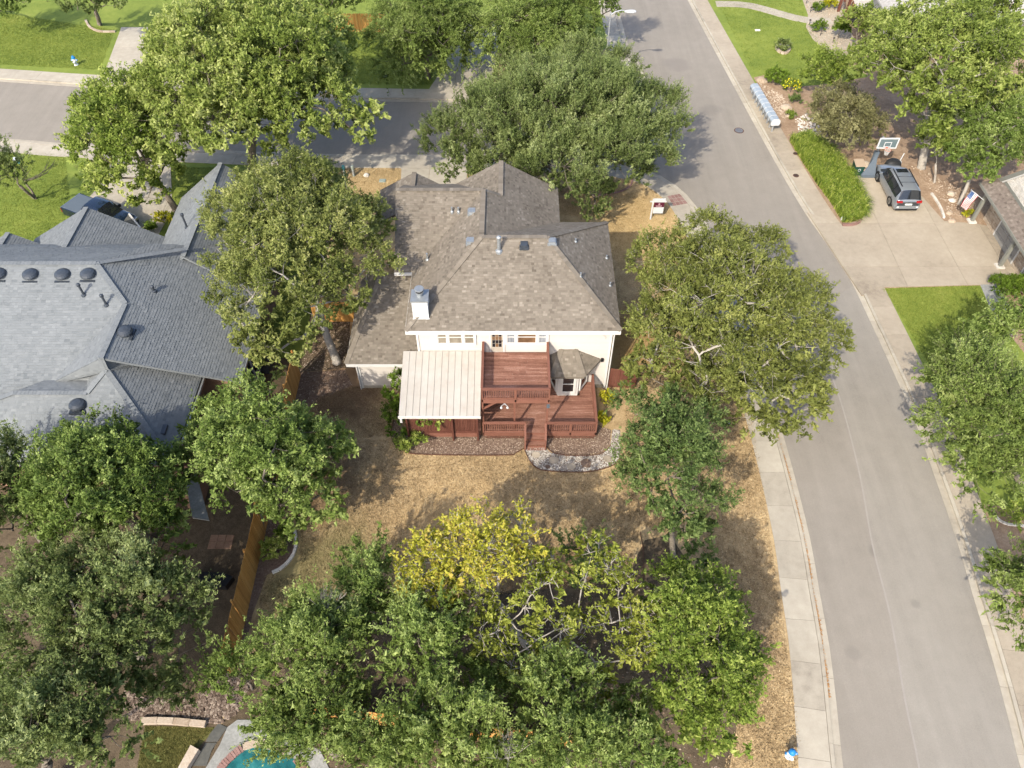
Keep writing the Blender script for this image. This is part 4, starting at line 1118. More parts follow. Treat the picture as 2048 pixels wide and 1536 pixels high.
def boulder(px, py, s, label, m='limestone', fl=.5):
    p = at(px, py)
    mb = MB(); n = 9
    r = [[random.uniform(.8, 1.12) for _ in range(n)] for _ in range(4)]
    vs = []
    for j, (k, z) in enumerate(((.9, -.1), (1, .25), (.75, .75), (.3, 1))):
        vs += [p + Vector((s * .5 * k * r[j][i] * math.cos(6.283 * i / n), s * .42 * k * r[j][i] * math.sin(6.283 * i / n), s * fl * z)) for i in range(n)]
    fs = [(j * n + i, j * n + (i + 1) % n, (j + 1) * n + (i + 1) % n, (j + 1) * n + i) for j in range(3) for i in range(n)] + [tuple(range(3 * n, 4 * n))]
    tag(mb.add(vs, fs).build('boulder', M[m]), label, 'boulder')
for a in ((1572, 217, 1.0, 'flat tan boulder alone in the bare soil by the mailboxes'), (1523, 163, 1.1, 'tan boulder at the far end of the mailbox bed'), (1582, 233, .8, 'small boulder beside the low green tuft'),
          (1901, 389, .7, 'pale flat boulder upslope of the drive by the leaning trunk'), (1904, 402, .6, 'white boulder touching the leaning trunk base'), (1898, 427, .55, 'pale boulder between drive edge and flag'),
          (1903, 443, .6, 'pale boulder at the drive corner below the flag'), (1730, 331, .9, 'rounded boulder between green bin and hoop base'), (1727, 341, .7, 'lower small boulder beside the hoop base'),):
    boulder(*a, m='stone_white' if 'white' in a[3] else 'limestone', fl=.35)

# ================================================================== POOL CORNER
water = [(428, 1580), (445, 1536), (466, 1514), (490, 1496), (508, 1489), (528, 1491), (560, 1502), (590, 1520), (604, 1536), (625, 1580)]
pool_deck = [(360, 1580), (412, 1536), (440, 1490), (455, 1455), (475, 1440), (500, 1440), (560, 1470), (640, 1500), (680, 1580)]
sheet('pool_deck', W(pool_deck), .14, 'grey_paving')
mat('pool_shell', [(.04, .20, .20), (.07, .28, .27)], s1=2)
MATS['pool_shell'] = bpy.data.materials['pool_shell']
sheet('pool_water', W(water), .155, 'pool_water')
r = edge_blocks('pool_coping', 'red brick coping on the left curve of the turquoise pool', [(432, 1570), (441, 1540), (462, 1516), (487, 1495)], 'red_paver', .34, .14, .12, 'coping', .012, .1)
edge_blocks('pool_coping', 'pale stone coping at the head of the turquoise pool', [(487, 1495), (508, 1486), (530, 1488), (562, 1499), (590, 1516)], 'limestone', .34, .14, .7, 'coping', .012)
edge_blocks('pool_coping', 'red brick coping at the right end of the turquoise pool', [(592, 1518), (606, 1536), (622, 1570)], 'red_paver', .34, .14, .12, 'coping', .012)
r = setting('garden_path')
for k, pp in enumerate(([(412, 1536), (424, 1500), (455, 1455), (437, 1447), (420, 1468), (402, 1503), (384, 1536)],)):
    panels(r, W(pp), [], [8.9, 9.9], .05, .13, 'dark_paving', .02)
tag(MB().prism([tuple(p[:2]) for p in W([(358, 1545), (386, 1494), (402, 1503), (374, 1548)])], .1, .45).build('stone_bench', M['limestone']), 'long low weathered stone block beside the pool path', 'bench')
sheet('pool_lawn', W([(270, 1560), (290, 1452), (437, 1455), (420, 1470), (392, 1500), (370, 1560)]), .108, 'olive_lawn')
blades('pool_grass', P2([(270, 1560), (290, 1452), (430, 1456), (380, 1500), (360, 1560)]), 6000, .06, .03, 'olive_blade', .108)
for k, (px, py, c) in enumerate(((420, 1088, 'leftmost'), (438, 1090, 'middle'), (448, 1072, 'rear'))): pass
o = setting('patio_pavers')
for i in range(3):
    for j in range(2):
        a = at(415, 1098) + Vector((i * .42, j * .42, 0))
        MB().ab(a.x, a.y, .08, a.x + .4, a.y + .4, .13 + random.uniform(0, .01)).build('paver', M['brick_wall'], o)
sh = thing('shed_roof', 'pale flat shed roof between the two round trees on the left', 'shed', tuple(at(395, 1000)))
MB().slab([at(370, 960, 2.3), at(392, 945, 2.3), at(418, 1040, 2.3), at(385, 1035, 2.3)], .12).build('roof', M['grey_paving'], sh)
a = at(398, 1012, 0); MB().ab(a.x - .5, a.y - .2, 0, a.x + .3, a.y + 1.2, 2.18).build('wall', M['brick_wall'], sh)
tag(MB().prism([tuple(p[:2]) for p in W([(388, 1150), (450, 1152), (470, 1160), (455, 1180), (400, 1175)])], .1, .5).build('trampoline_cover', M['black']), 'dark covered low object in the neighbour yard by the fence', 'garden cover')
for k, (px, py) in enumerate(((505, 738), (530, 738))):
    p = at(px, py)
    b = tag(MB().ab(p.x - .4, p.y - .4, .1, p.x + .4, p.y + .4, 1.0).build('air_conditioner', M['dark_vent']), ('left' if k == 0 else 'right') + ' dark air conditioner unit beside the grey house window', 'air conditioner', 'air conditioners by the grey house')
    MB().lathe([(.34, 1.0), (.34, 1.04), (.1, 1.06)], (p.x, p.y, 0), 14).build('fan_guard', M['black'], b)

# ================================================================== STREET FURNITURE
# lamp
lp = thing('street_lamp', 'grey street lamp with curved arm over the side road', 'street lamp', (8.2, 65, .12))
MB().lathe([(.14, 0), (.14, .15), (.09, .2), (.075, 3.5), (.055, 7.0)], (8.2, 65, .12), 12).build('pole', M['steel_pole'], lp)
MB().lathe([(.2, 0), (.2, .06), (.12, .1)], (8.2, 65, .12), 12).build('base', M['steel_pole'], lp)
MB().tube([(8.2, 65, 6.95), (8.6, 65.03, 7.2), (9.1, 65.05, 7.32), (9.5, 65.06, 7.25)], [.05, .045, .04, .04], 8).build('arm', M['steel_pole'], lp)
vs, n = [], 12
head = MB()
secs = [(-.1, .05, .06), (0, .1, .1), (.3, .19, .13), (.6, .2, .13), (.8, .14, .09), (.88, .04, .03)]
for x, w, h in secs: vs += [(9.45 + x, 65.06 + w * math.cos(6.283 * k / n), 7.2 + h * math.sin(6.283 * k / n)) for k in range(n)]
fs = [(j * n + i, (j + 1) * n + i, (j + 1) * n + (i + 1) % n, j * n + (i + 1) % n) for j in range(len(secs) - 1) for i in range(n)] + [tuple(range(n)), tuple(range((len(secs) - 1) * n, len(secs) * n))[::-1]]
head.add(vs, fs).build('lamp_head', M['white_paint'], lp, smooth=True)
# for-sale sign
sp = Vector((10.4, 46.9, .1))
sg = thing('yard_sign', 'white post yard sign with maroon and white hanging panels on the dry front lawn', 'sign', tuple(sp))
MB().ab(sp.x - .05, sp.y - .05, .1, sp.x + .05, sp.y + .05, 1.95).build('post', M['white_paint'], sg)
MB().ab(sp.x - .22, sp.y - .035, 1.68, sp.x + .98, sp.y + .035, 1.77).build('arm', M['white_paint'], sg)
MB().ab(sp.x + .06, sp.y - .02, 1.79, sp.x + .9, sp.y + .02, 2.0).build('rider_panel', M['white_paint'], sg)
pn = MB().ab(sp.x + .1, sp.y - .015, 1.22, sp.x + .86, sp.y + .015, 1.64).build('panel', M['maroon'], sg)
MB().ab(sp.x + .1, sp.y - .014, .66, sp.x + .86, sp.y + .014, 1.218).build('lower_panel', M['white_paint'], sg)
# tiny crest and illegible line of print on the maroon panel
mb = MB()
for k in range(16):
    a0, a1 = 6.283 * k / 16, 6.283 * (k + 1) / 16
    f = lambda a, r: (sp.x + .48 + r * math.cos(a), sp.y - .018, 1.5 + r * math.sin(a))
    mb.add([f(a0, .075), f(a1, .075), f(a1, .055), f(a0, .055)], [(0, 1, 2, 3)])
mb.ab(sp.x + .46, sp.y - .019, 1.45, sp.x + .5, sp.y - .0155, 1.55)
mb.build('crest', M['pink_print'], pn)
mb = MB(); x = sp.x + .24
for w in (.05, .045, .03, .05, .045, .04, .05, .035, .045): mb.ab(x, sp.y - .019, 1.31, x + w * .8, sp.y - .0155, 1.375); x += w + .008
mb.ab(sp.x + .3, sp.y - .019, 1.27, sp.x + .66, sp.y - .0155, 1.285)
mb.build('print', M['pink_print'], pn)
for x in (.2, .76): MB().tube([(sp.x + x, sp.y, 1.7), (sp.x + x, sp.y, 1.62)], .012, 4).build('hook', M['iron'], sg)

def hydrant(label, p, k=1.0):
    h = thing('fire_hydrant', label, 'fire hydrant', tuple(p))
    q = Vector(p)
    MB().lathe([(.17 * k, 0), (.17 * k, .05), (.11 * k, .07), (.11 * k, .5 * k), (.15 * k, .5 * k), (.15 * k, .55 * k)], q, 14).build('barrel', M['hydrant_white'], h)
    MB().lathe([(.155 * k, .55 * k), (.155 * k, .6 * k), (.13 * k, .7 * k), (.06 * k, .76 * k), (.035 * k, .77 * k), (.03 * k, .82 * k)], q, 14).build('bonnet', M['hydrant_blue'], h)
    MB().tube([q + Vector((-.2 * k, 0, .42 * k)), q + Vector((.2 * k, 0, .42 * k))], .055 * k, 10).build('side_nozzle', M['hydrant_white'], h)
    MB().tube([q + Vector((0, -.21 * k, .36 * k)), q], .075 * k, 10).build('front_nozzle', M['hydrant_white'], h)
    for s in (-1, 1): MB().tube([q + Vector((s * .2 * k, 0, .42 * k)), q + Vector((s * .25 * k, 0, .42 * k))], .065 * k, 8).build('nozzle_cap', M['hydrant_blue'], h)
hydrant('blue capped white hydrant on the dry verge at the bottom right', at(1577, 1512), 1.05)
hydrant('blue capped white hydrant on the green lawn across the street', at(153, 130), 1.15)
def cover(label, px, py, r, m='iron', z=.018):
    p = at(px, py, z)
    o = tag(MB().lathe([(r, -.01), (r, .004)], p, 24).build('manhole_cover', M['rust_iron' if m == 'iron' else m]), label, 'manhole cover')
    mb = MB().lathe([(r * .86, 0), (r * .86, .01)], p, 24)
    mb.build('lid', M[m], o)
    mb = MB()
    for k in range(-3, 4):
        y = k * r * .22; w = math.sqrt(max(0, (r * .8) ** 2 - y * y)); mb.ab(p.x - w, p.y + y - .015, z + .008, p.x + w, p.y + y + .015, z + .016)
    mb.build('lid_ribs', M['steel_pole' if m == 'iron' else 'iron'], o)
cover('large round iron manhole cover in the side road', 1478, 261, .42)
cover('small rusty round cover in the sidewalk by the long grass', 1592, 351, .24, 'rust_iron', .135)
cover('small dark valve cover in the dry grass under the big roadside tree', 1456, 845, .16, 'iron', .12)
cover('half hidden rusty cover at the edge of the long grass', 1591, 307, .2, 'rust_iron', .135)
for px, py, m, lb in ((690, 352, 'teal_box', 'pale green utility pedestal by the front driveway'), (708, 352, 'pedestal_grey', 'grey utility pedestal right of the pale green one')):
    p = at(px, py)
    o = tag(MB().lathe([(.1, 0), (.1, .7), (.12, .7), (.12, .95), (.05, 1.0)], p, 10).build('utility_pedestal', M[m]), lb, 'pedestal')
    MB().ab(p.x - .06, p.y - .125, .3, p.x + .06, p.y - .095, .7).build('door', M['steel_pole'], o)
p = at(733, 352); boulder(733, 352, .5, 'pale lump of stone on the front dry strip', 'stone_white')
p = at(765, 362); tag(MB().ab(p.x - .25, p.y - .2, .1, p.x + .25, p.y + .2, .16).ab(p.x - .2, p.y - .15, .16, p.x + .2, p.y + .15, .18).build('ground_box', M['pedestal_grey']), 'grey meter lid set in the front dry strip', 'meter lid')
p = at(768, 153); tag(MB().ab(p.x - .25, p.y - .2, .1, p.x + .25, p.y + .2, .18).ab(p.x - .2, p.y - .15, .18, p.x + .2, p.y + .15, .2).build('ground_box', M['dark_vent']), 'dark meter lid in the lawn across the street', 'meter lid')
p = at(1515, 61); tag(MB().ab(p.x - .25, p.y - .15, .1, p.x + .25, p.y + .15, .16).ab(p.x - .2, p.y - .1, .16, p.x + .2, p.y + .1, .175).build('ground_box', M['stone_white']), 'white meter lid in the bright lawn right of the road', 'meter lid')
p = at(58, 362); b = thing('bird_house', 'pale teal bird house on a pole by the bare tree', 'bird house', tuple(p))
MB().tube([p, p + Vector((0, 0, 1.7))], .03, 6).build('pole', M['iron'], b)
MB().ab(p.x - .13, p.y - .13, 1.8, p.x + .13, p.y + .13, 2.1).build('box', M['teal_box'], b)
MB().slab([p + Vector((-.2, -.2, 2.0)), p + Vector((.2, -.2, 2.0)), p + Vector((.2, 0, 2.2)), p + Vector((-.2, 0, 2.2))], .03).slab([p + Vector((-.2, .2, 2.0)), p + Vector((.2, .2, 2.0)), p + Vector((.2, 0, 2.2)), p + Vector((-.2, 0, 2.2))], .03).build('roof', M['mailbox_grey'], b)
# path lights
for k, (px, py) in enumerate(((1620, 25), (1618, 50), (1640, 72), (1665, 86), (1612, 8))):
    p = at(px, py)
    o = thing('path_light', ['path light in the gravel above the curved walk', 'path light at the walk corner by the gravel', 'path light at the bright lawn edge below the walk', 'path light furthest down the gravel curve', 'path light in the gravel near the top of the frame'][k], 'path light', tuple(p), 'path lights along the gravel bed')
    MB().tube([p, p + Vector((0, 0, .5))], .025, 6).build('stake', M['iron'], o)
    MB().lathe([(.12, .48), (.11, .52), (.03, .6)], p, 10).build('cap', M['iron'], o)

# mailboxes: nine octagonal-ended cabinets in a row along the kerb
mroot = thing('mailbox', 'mailbox', 'mailbox', (0, 0, 0), 'row of grey mailboxes along the kerb')
def mb_profile(x0, x1, z0, grow=0.0):
    prof = [(-.3, 0), (.3, 0), (.38, .1), (.38, .4), (.22, .56), (-.22, .56), (-.38, .4), (-.38, .1)]
    prof = [(a * (1 + grow), z0 + b * (1 + grow)) for a, b in prof]
    n = len(prof)
    vs = [(a, x0, b) for a, b in prof] + [(a, x1, b) for a, b in prof]
    return vs, [tuple(range(n)), tuple(range(n, 2 * n))[::-1]] + [(i, n + i, n + (i + 1) % n, (i + 1) % n) for i in range(n)]
v, f = mb_profile(-.29, .29, .78)
MB().add(v, f).build('cabinet', M['mailbox_grey'], mroot)
MB().ab(-.40, -.22, .9, -.382, .22, 1.16).build('door', M['galvanised'], mroot)
MB().ab(-.415, -.04, 1.0, -.40, .04, 1.04).build('handle', M['iron'], mroot)
MB().ab(-.03, -.05, 0, .07, .05, .79).build('post', M['steel_pole'], mroot)
v, f = mb_profile(-.335, -.302, .77, .04)
MB().add(v, f).build('end_plate', M['white_paint'], mroot)
pa, pb = Vector((21.35, 63.6, .13)), Vector((21.95, 58.5, .13))
dd = (pb - pa); ang = math.atan2(dd.y, dd.x) + math.pi / 2
names = ['farthest', 'second farthest', 'third farthest', 'fourth farthest', 'middle', 'fourth nearest', 'third nearest', 'second nearest', 'nearest']
for k in range(9):
    q = pa.lerp(pb, k / 8)
    lb = f'{names[k]} grey mailbox in the kerbside row' + (' with white end plate' if k == 8 else ' by the side road')
    if k == 0:
        mroot['label'] = lb; mroot.location = q; mroot.rotation_euler = (0, 0, ang); first = mroot
    else: dup(first, q, ang, lb)

# ================================================================== VEHICLES
def loft_body(secs, rows):
    """secs: list of (y, [(x,z)...]) half sections from sill to roof centre; mirrored"""
    grid = []
    for y, half in secs:
        full = [(-x, y, z) for x, z in half] + [(x, y, z) for x, z in half[::-1][1:]]
        grid.append(full)
    return grid
def minivan(label, loc, rz):
    r = thing('minivan', label, 'minivan', (0, 0, 0))
    st = [(0, .80, .92, .76, .95, .96), (.05, .92, .97, .86, 1.02, 1.04), (.12, .965, 1.02, .86, 1.08, 1.12), (.46, .985, 1.06, .70, 1.64, 1.72), (.62, .99, 1.06, .69, 1.68, 1.77), (1.2, 1, 1.05, .69, 1.69, 1.80),
          (1.9, 1, 1.04, .69, 1.69, 1.81), (2.6, 1, 1.02, .69, 1.67, 1.80), (3.1, 1, 1.0, .68, 1.62, 1.76), (3.35, .995, .99, .67, 1.56, 1.70), (3.75, .985, .985, .73, 1.3, 1.4), (4.12, .975, .975, .82, 1.03, 1.08), (4.5, .955, .93, .80, .98, 1.03), (4.85, .91, .84, .74, .9, .94), (5.05, .82, .72, .62, .78, .80), (5.12, .68, .6, .5, .65, .66)]
    secs = []
    for y, w, zb, wr, zt, zr in st:
        secs.append((y, [(w * .9, .24), (w * .985, .42), (w, .72), (w * .975, zb), (wr + .02, zt), (wr * .8, zr - .01), (wr * .4, zr + .015), (0, zr + .025)]))
    g = loft_body(secs, 8)
    nrow = len(g[0]); N = len(g)
    def piece(cond, name, m, off=0):
        mb = MB(); cnt = 0
        for i in range(N - 1):
            for j in range(nrow - 1):
                if cond(i, j):
                    mb.add([g[i][j], g[i][j + 1], g[i + 1][j + 1], g[i + 1][j]], [(0, 1, 2, 3)])
        if off: pass
        return mb
    side = lambda j: j in (3, nrow - 5)
    roofj = lambda j: 4 <= j <= nrow - 6
    glass = lambda i, j: (side(j) and 3 <= i <= 9) or (roofj(j) and i in (2, 9, 10)) or (side(j) and i == 10)
    def welded(cond):
        vs = [p for row in g for p in row]; fs = []
        for i in range(N - 1):
            for j in range(nrow - 1):
                if cond(i, j): fs.append((i * nrow + j, i * nrow + j + 1, (i + 1) * nrow + j + 1, (i + 1) * nrow + j))
        if cond is bodyc: fs.append(tuple(range(nrow))); fs.append(tuple(range((N - 1) * nrow, N * nrow))[::-1]); fs += [(i * nrow, (i + 1) * nrow, (i + 1) * nrow + nrow - 1, i * nrow + nrow - 1) for i in range(N - 1)]
        return MB().add(vs, fs)
    bodyc = lambda i, j: not glass(i, j)
    b = welded(bodyc).build('body', M['car_paint'], r, smooth=True)
    welded(glass).build('window_glass', M['glass_dark'], r, smooth=False)
    # pillars
    for s in (-1, 1):
        mb = MB()
        for y in (1.25, 2.4):
            k = [i for i in range(N - 1) if st[i][0] <= y <= st[i + 1][0]][0]
            mb.bar((s * (st[k][1] * .975 + .006), y, st[k][2]), (s * (st[k][3] + .03), y, st[k][4]), .09, .015, up=(0, 1, 0))
        mb.build('pillar', M['black'], r)
        MB().bar((s * .60, .8, 1.83), (s * .60, 3.0, 1.83), .05, .05).build('roof_rail', M['black'], r)
        MB().box((s * 1.08, 3.55, 1.05), (.2, .12, .16)).build('mirror', M['car_paint'], r)
        MB().box((s * 1.005, 2.35, .93), (.02, .22, .035)).build('door_handle', M['rim'], r)
        MB().box((s * 1.005, 1.35, .95), (.02, .22, .035)).build('door_handle', M['rim'], r)
        MB().ab(min(s * .52, s * .93), -.03, .92, max(s * .52, s * .93), .16, 1.06).build('tail_light', M['lamp_red'], r)
        MB().ab(min(s * .6, s * .86), 4.9, .62, max(s * .6, s * .86), 5.06, .74).build('headlight', M['rim'], r)
        MB().ab(min(s * .66, s * .8), -.035, .5, max(s * .66, s * .8), .02, .6).build('reflector', M['plate_white'], r)
        for y in (.98, 4.05):
            w = MB().tube([(s * .78, y, .36), (s * 1.0, y, .36)], .36, 20).build('wheel', M['tyre'], r)
            MB().tube([(s * .95, y, .36), (s * 1.012, y, .36)], .235, 16).build('rim', M['rim'], w)
            mb = MB()
            for k in range(5): mb.bar((s * 1.016, y, .36), (s * 1.016, y + .2 * math.cos(k * 1.2566), .36 + .2 * math.sin(k * 1.2566)), .012, .03, up=(0, .3, 1))
            mb.build('spokes', M['black'], w)
            MB().tube([(s * .8, y, .38), (s * .992, y, .38)], .43, 20).build('wheel_arch', M['black'], r)
    MB().ab(-.42, 2.55, 1.815, .42, 3.0, 1.84).build('sunroof', M['glass_dark'], r)
    for y in (1.3, 2.0): MB().ab(-.58, y, 1.80, .58, y + .03, 1.845).build('roof_bar', M['dark_vent'], r)
    MB().ab(-.26, -.03, .72, .26, .0, .84).build('number_plate', M['plate_white'], r)
    MB().ab(-.07, -.025, .89, .07, .02, .935).build('emblem', M['rim'], r)
    MB().ab(-.88, -.025, .4, .88, .06, .66).build('bumper', M['car_paint'], r)
    MB().ab(-.8, -.02, .26, .8, .08, .4).build('lower_valance', M['black'], r)
    r.location = loc; r.rotation_euler = (0, 0, rz); r['label'] = label
    return r
minivan('grey minivan with roof rails parked on the wide garage drive', (29.75, 47.62, .13), 0.0)

def pickup(label, loc, rz):
    r = thing('pickup_truck', label, 'pickup truck', (0, 0, 0))
    # cab and bonnet by loft, bed as boxes
    st = [(2.15, .95, 1.1, .74, 1.62, 1.7), (2.4, .98, 1.12, .72, 1.8, 1.9), (3.1, .99, 1.12, .72, 1.82, 1.93), (3.7, .99, 1.1, .72, 1.76, 1.88), (4.0, .985, 1.1, .76, 1.55, 1.62), (4.4, .97, 1.08, .85, 1.14, 1.18), (5.0, .96, 1.05, .84, 1.1, 1.15), (5.5, .93, .98, .78, 1.04, 1.07), (5.7, .84, .8, .7, .86, .88)]
    secs = [(y, [(w * .92, .4), (w * .99, .6), (w, .85), (w * .98, zb), (wr + .02, zt), (wr * .8, zr), (wr * .4, zr + .02), (0, zr + .03)]) for y, w, zb, wr, zt, zr in st]
    g = loft_body(secs, 8); nrow = len(g[0]); N = len(g)
    glass = lambda i, j: (j in (3, nrow - 5) and 0 < i < 5) or (4 <= j <= nrow - 6 and i in (0, 3, 4))
    def welded(cond, ends):
        vs = [p for row in g for p in row]
        fs = [(i * nrow + j, i * nrow + j + 1, (i + 1) * nrow + j + 1, (i + 1) * nrow + j) for i in range(N - 1) for j in range(nrow - 1) if cond(i, j)]
        if ends: fs += [tuple(range(nrow)), tuple(range((N - 1) * nrow, N * nrow))[::-1]]
        return MB().add(vs, fs)
    welded(lambda i, j: not glass(i, j), True).build('cab', M['navy_paint'], r, smooth=True)
    welded(glass, False).build('window_glass', M['glass_dark'], r)
    MB().ab(-.97, 0, .5, .97, 2.13, 1.12).build('bed', M['navy_paint'], r)
    MB().ab(-.88, .05, 1.125, .88, 2.08, 1.16).build('bed_cover', M['pad_blue'], r)
    MB().ab(-.9, -.08, .45, .9, 0, .62).build('rear_bumper', M['rim'], r)
    MB().ab(-.95, -.02, 1.1, .95, .06, 1.15).build('tailgate_trim', M['rim'], r)
    for s in (-1, 1):
        MB().box((s * 1.08, 3.85, 1.2), (.2, .12, .2)).build('mirror', M['black'], r)
        MB().ab(min(s * .86, s * .98), -.03, .75, max(s * .86, s * .98), .03, 1.08).build('tail_light', M['lamp_red'], r)
        MB().ab(min(s * .6, s * .88), 5.6, .78, max(s * .6, s * .88), 5.73, .94).build('headlight', M['rim'], r)
        for y in (1.1, 4.75):
            w = MB().tube([(s * .75, y, .4), (s * 1.0, y, .4)], .4, 18).build('wheel', M['tyre'], r)
            MB().tube([(s * .95, y, .4), (s * 1.01, y, .4)], .25, 14).build('rim', M['rim'], w)
    r.location = loc; r.rotation_euler = (0, 0, rz)
    return r
tl = at(143, 426, 1.1)
pickup('dark navy pickup truck with covered bed behind the grey gables', (tl.x - .5, tl.y + 1.3, .13), R(-116))

# ================================================================== DRIVEWAY CORNER: hoop, bins, grill
bp = Vector((28.55, 52.75, .1))
hp = thing('basketball_hoop', 'portable basketball hoop with clear backboard by the minivan', 'basketball hoop', tuple(bp))
MB().prism([(bp.x - .95, bp.y - .75), (bp.x + .25, bp.y - .75), (bp.x + .5, bp.y - .2), (bp.x + .4, bp.y + .2), (bp.x - .7, bp.y - .2)], .1, .36).build('base', M['pad_blue'], hp)
MB().bar((bp.x - .1, bp.y - .15, .3), (bp.x + .05, bp.y + .15, 2.0), .34, .26).add([(bp.x - .9, bp.y - .7, .36), (bp.x + .2, bp.y - .7, .36), (bp.x + .3, bp.y, .36), (bp.x + .1, bp.y + .05, 1.9)], [(0, 1, 3), (1, 2, 3), (2, 0, 3)]).build('pole_pad', M['pad_blue'], hp)
MB().bar((bp.x + .05, bp.y + .15, 1.9), (bp.x + .12, bp.y + .25, 3.2), .12, .12).build('pole', M['steel_pole'], hp)
bc = Vector((28.55, 51.75, 3.45))
for z in (3.0, 3.3): MB().bar((bp.x + .1, bp.y + .2, z - .35), (bc.x, bc.y + .05, z), .06, .08).build('arm', M['black'], hp)
bw, bh = .72, .42
bd = MB().ab(bc.x - bw, bc.y - .015, bc.z - bh, bc.x + bw, bc.y + .015, bc.z + bh).build('backboard', M['board_acrylic'], hp)
def rect_frame(x0, z0, x1, z1, t, y0, y1): return MB().ab(x0, y0, z0, x1, y1, z0 + t).ab(x0, y0, z1 - t, x1, y1, z1).ab(x0, y0, z0 + t, x0 + t, y1, z1 - t).ab(x1 - t, y0, z0 + t, x1, y1, z1 - t)
rect_frame(bc.x - bw - .03, bc.z - bh - .03, bc.x + bw + .03, bc.z + bh + .03, .09, bc.y - .035, bc.y + .03).build('frame', M['white_paint'], bd)
rect_frame(bc.x - .27, bc.z - .32, bc.x + .27, bc.z + .1, .05, bc.y - .022, bc.y - .016).build('target_square', M['white_paint'], bd)
rc = Vector((bc.x, bc.y - .34, bc.z - .34))
ring = [rc + Vector((.23 * math.cos(k * .3927), .23 * math.sin(k * .3927), 0)) for k in range(17)]
rm = MB().tube(ring, .014, 6, caps=False).bar((bc.x, bc.y - .02, rc.z), (bc.x, bc.y - .12, rc.z), .16, .03).build('rim', M['rim_orange'], hp)
net = MB()
for k in range(12):
    a = k * .5236
    for s in (-1, 1):
        pts = [rc + Vector((rr * math.cos(a + s * t), rr * math.sin(a + s * t), -z)) for rr, z, t in ((.23, 0, 0), (.19, .14, .26), (.14, .3, .52), (.12, .44, .78))]
        net.tube(pts, .011, 3, caps=False)
net.build('net', M['net_white'], hp)
# green bin with tan lid
p = at(1711, 347)
gb = thing('trash_bin', 'dark green wheeled bin with tan lid beside the hoop', 'trash bin', tuple(p))
V_ = [(p.x - .3, p.y - .34, .1), (p.x + .3, p.y - .34, .1), (p.x + .3, p.y + .3, .1), (p.x - .3, p.y + .3, .1), (p.x - .36, p.y - .4, 1.05), (p.x + .36, p.y - .4, 1.05), (p.x + .36, p.y + .4, 1.05), (p.x - .36, p.y + .4, 1.05)]
MB().add(V_, [(3, 2, 1, 0), (4, 5, 6, 7), (0, 1, 5, 4), (1, 2, 6, 5), (2, 3, 7, 6), (3, 0, 4, 7)]).build('body', M['bin_green'], gb)
MB().slab([(p.x - .4, p.y - .45, 1.09), (p.x + .4, p.y - .45, 1.09), (p.x + .38, p.y + .42, 1.18), (p.x - .38, p.y + .42, 1.18)], .06).build('lid', M['bin_lid'], gb)
MB().bar((p.x - .3, p.y + .47, 1.05), (p.x + .3, p.y + .47, 1.05), .04, .04).build('handle', M['bin_green'], gb)
for s in (-1, 1): MB().tube([(p.x + s * .28, p.y + .32, .24), (p.x + s * .36, p.y + .32, .24)], .14, 12).build('wheel', M['tyre'], gb)
mb = MB()
for k in range(10): a0, a1 = k * .628, k * .628 + .5; f = lambda a, r: (p.x + r * math.cos(a), p.y - .395, .68 + r * math.sin(a)); mb.add([f(a0, .12), f(a1, .12), f(a1, .08), f(a0, .08)], [(0, 1, 2, 3)])
mb.build('emblem', M['hydrant_white'], gb)
# covered grill
p = at(1778, 345)
gr = thing('covered_grill', 'kettle grill under a black cover in front of the minivan', 'grill', tuple(p))
vs = []; n = 14
secs = [(.0, .62, .42), (.3, .66, .46), (.75, .66, .45), (1.0, .58, .4), (1.16, .4, .28), (1.2, .1, .08)]
for z, a, b in secs: vs += [(p.x + a * (1 + .05 * math.sin(3 * k)) * math.cos(6.283 * k / n), p.y + b * (1 + .06 * math.sin(5 * k)) * math.sin(6.283 * k / n), .1 + z) for k in range(n)]
fs = [(j * n + i, j * n + (i + 1) % n, (j + 1) * n + (i + 1) % n, (j + 1) * n + i) for j in range(len(secs) - 1) for i in range(n)] + [tuple(range((len(secs) - 1) * n, len(secs) * n))]
MB().add(vs, fs).build('cover', M['grill_cover'], gr, smooth=True)
MB().box((p.x - .45, p.y - .44, .75), (.06, .03, .2)).build('label_tag', M['plate_white'], gr)
p = at(1795, 332)
jg = thing('white_jug', 'white jug with upright white handle beside the black grill cover', 'jug', tuple(p))
MB().lathe([(.2, 0), (.22, .25), (.18, .42), (.1, .5)], p, 12).build('body', M['white_paint'], jg)
MB().tube([p + Vector((0, 0, .4)), p + Vector((.12, .05, 1.15))], .045, 8).build('handle', M['white_paint'], jg)
p = at(1685, 440); tag(MB().lathe([(.05, 0), (.15, .05), (.17, .15), (.13, .26), (.04, .31)], p, 14).lathe([(.16, -.02), (.16, .02)], p, 14).build('globe_lamp', M['white_paint']), 'small white globe on the ground at the tip of the long grass', 'garden globe')
p = at(1680, 452)
edge_blocks('stone_edging', 'brown stone kerb at the rounded tip of the long grass', [(1684, 452), (1700, 452), (1714, 449), (1722, 441)], 'red_paver', .16, .2, .35)
edge_blocks('stone_edging', 'rough tan stone kerb along the top of the drive', [(1706, 351), (1722, 350), (1740, 350), (1756, 348)], 'limestone', .18, .14, .4)

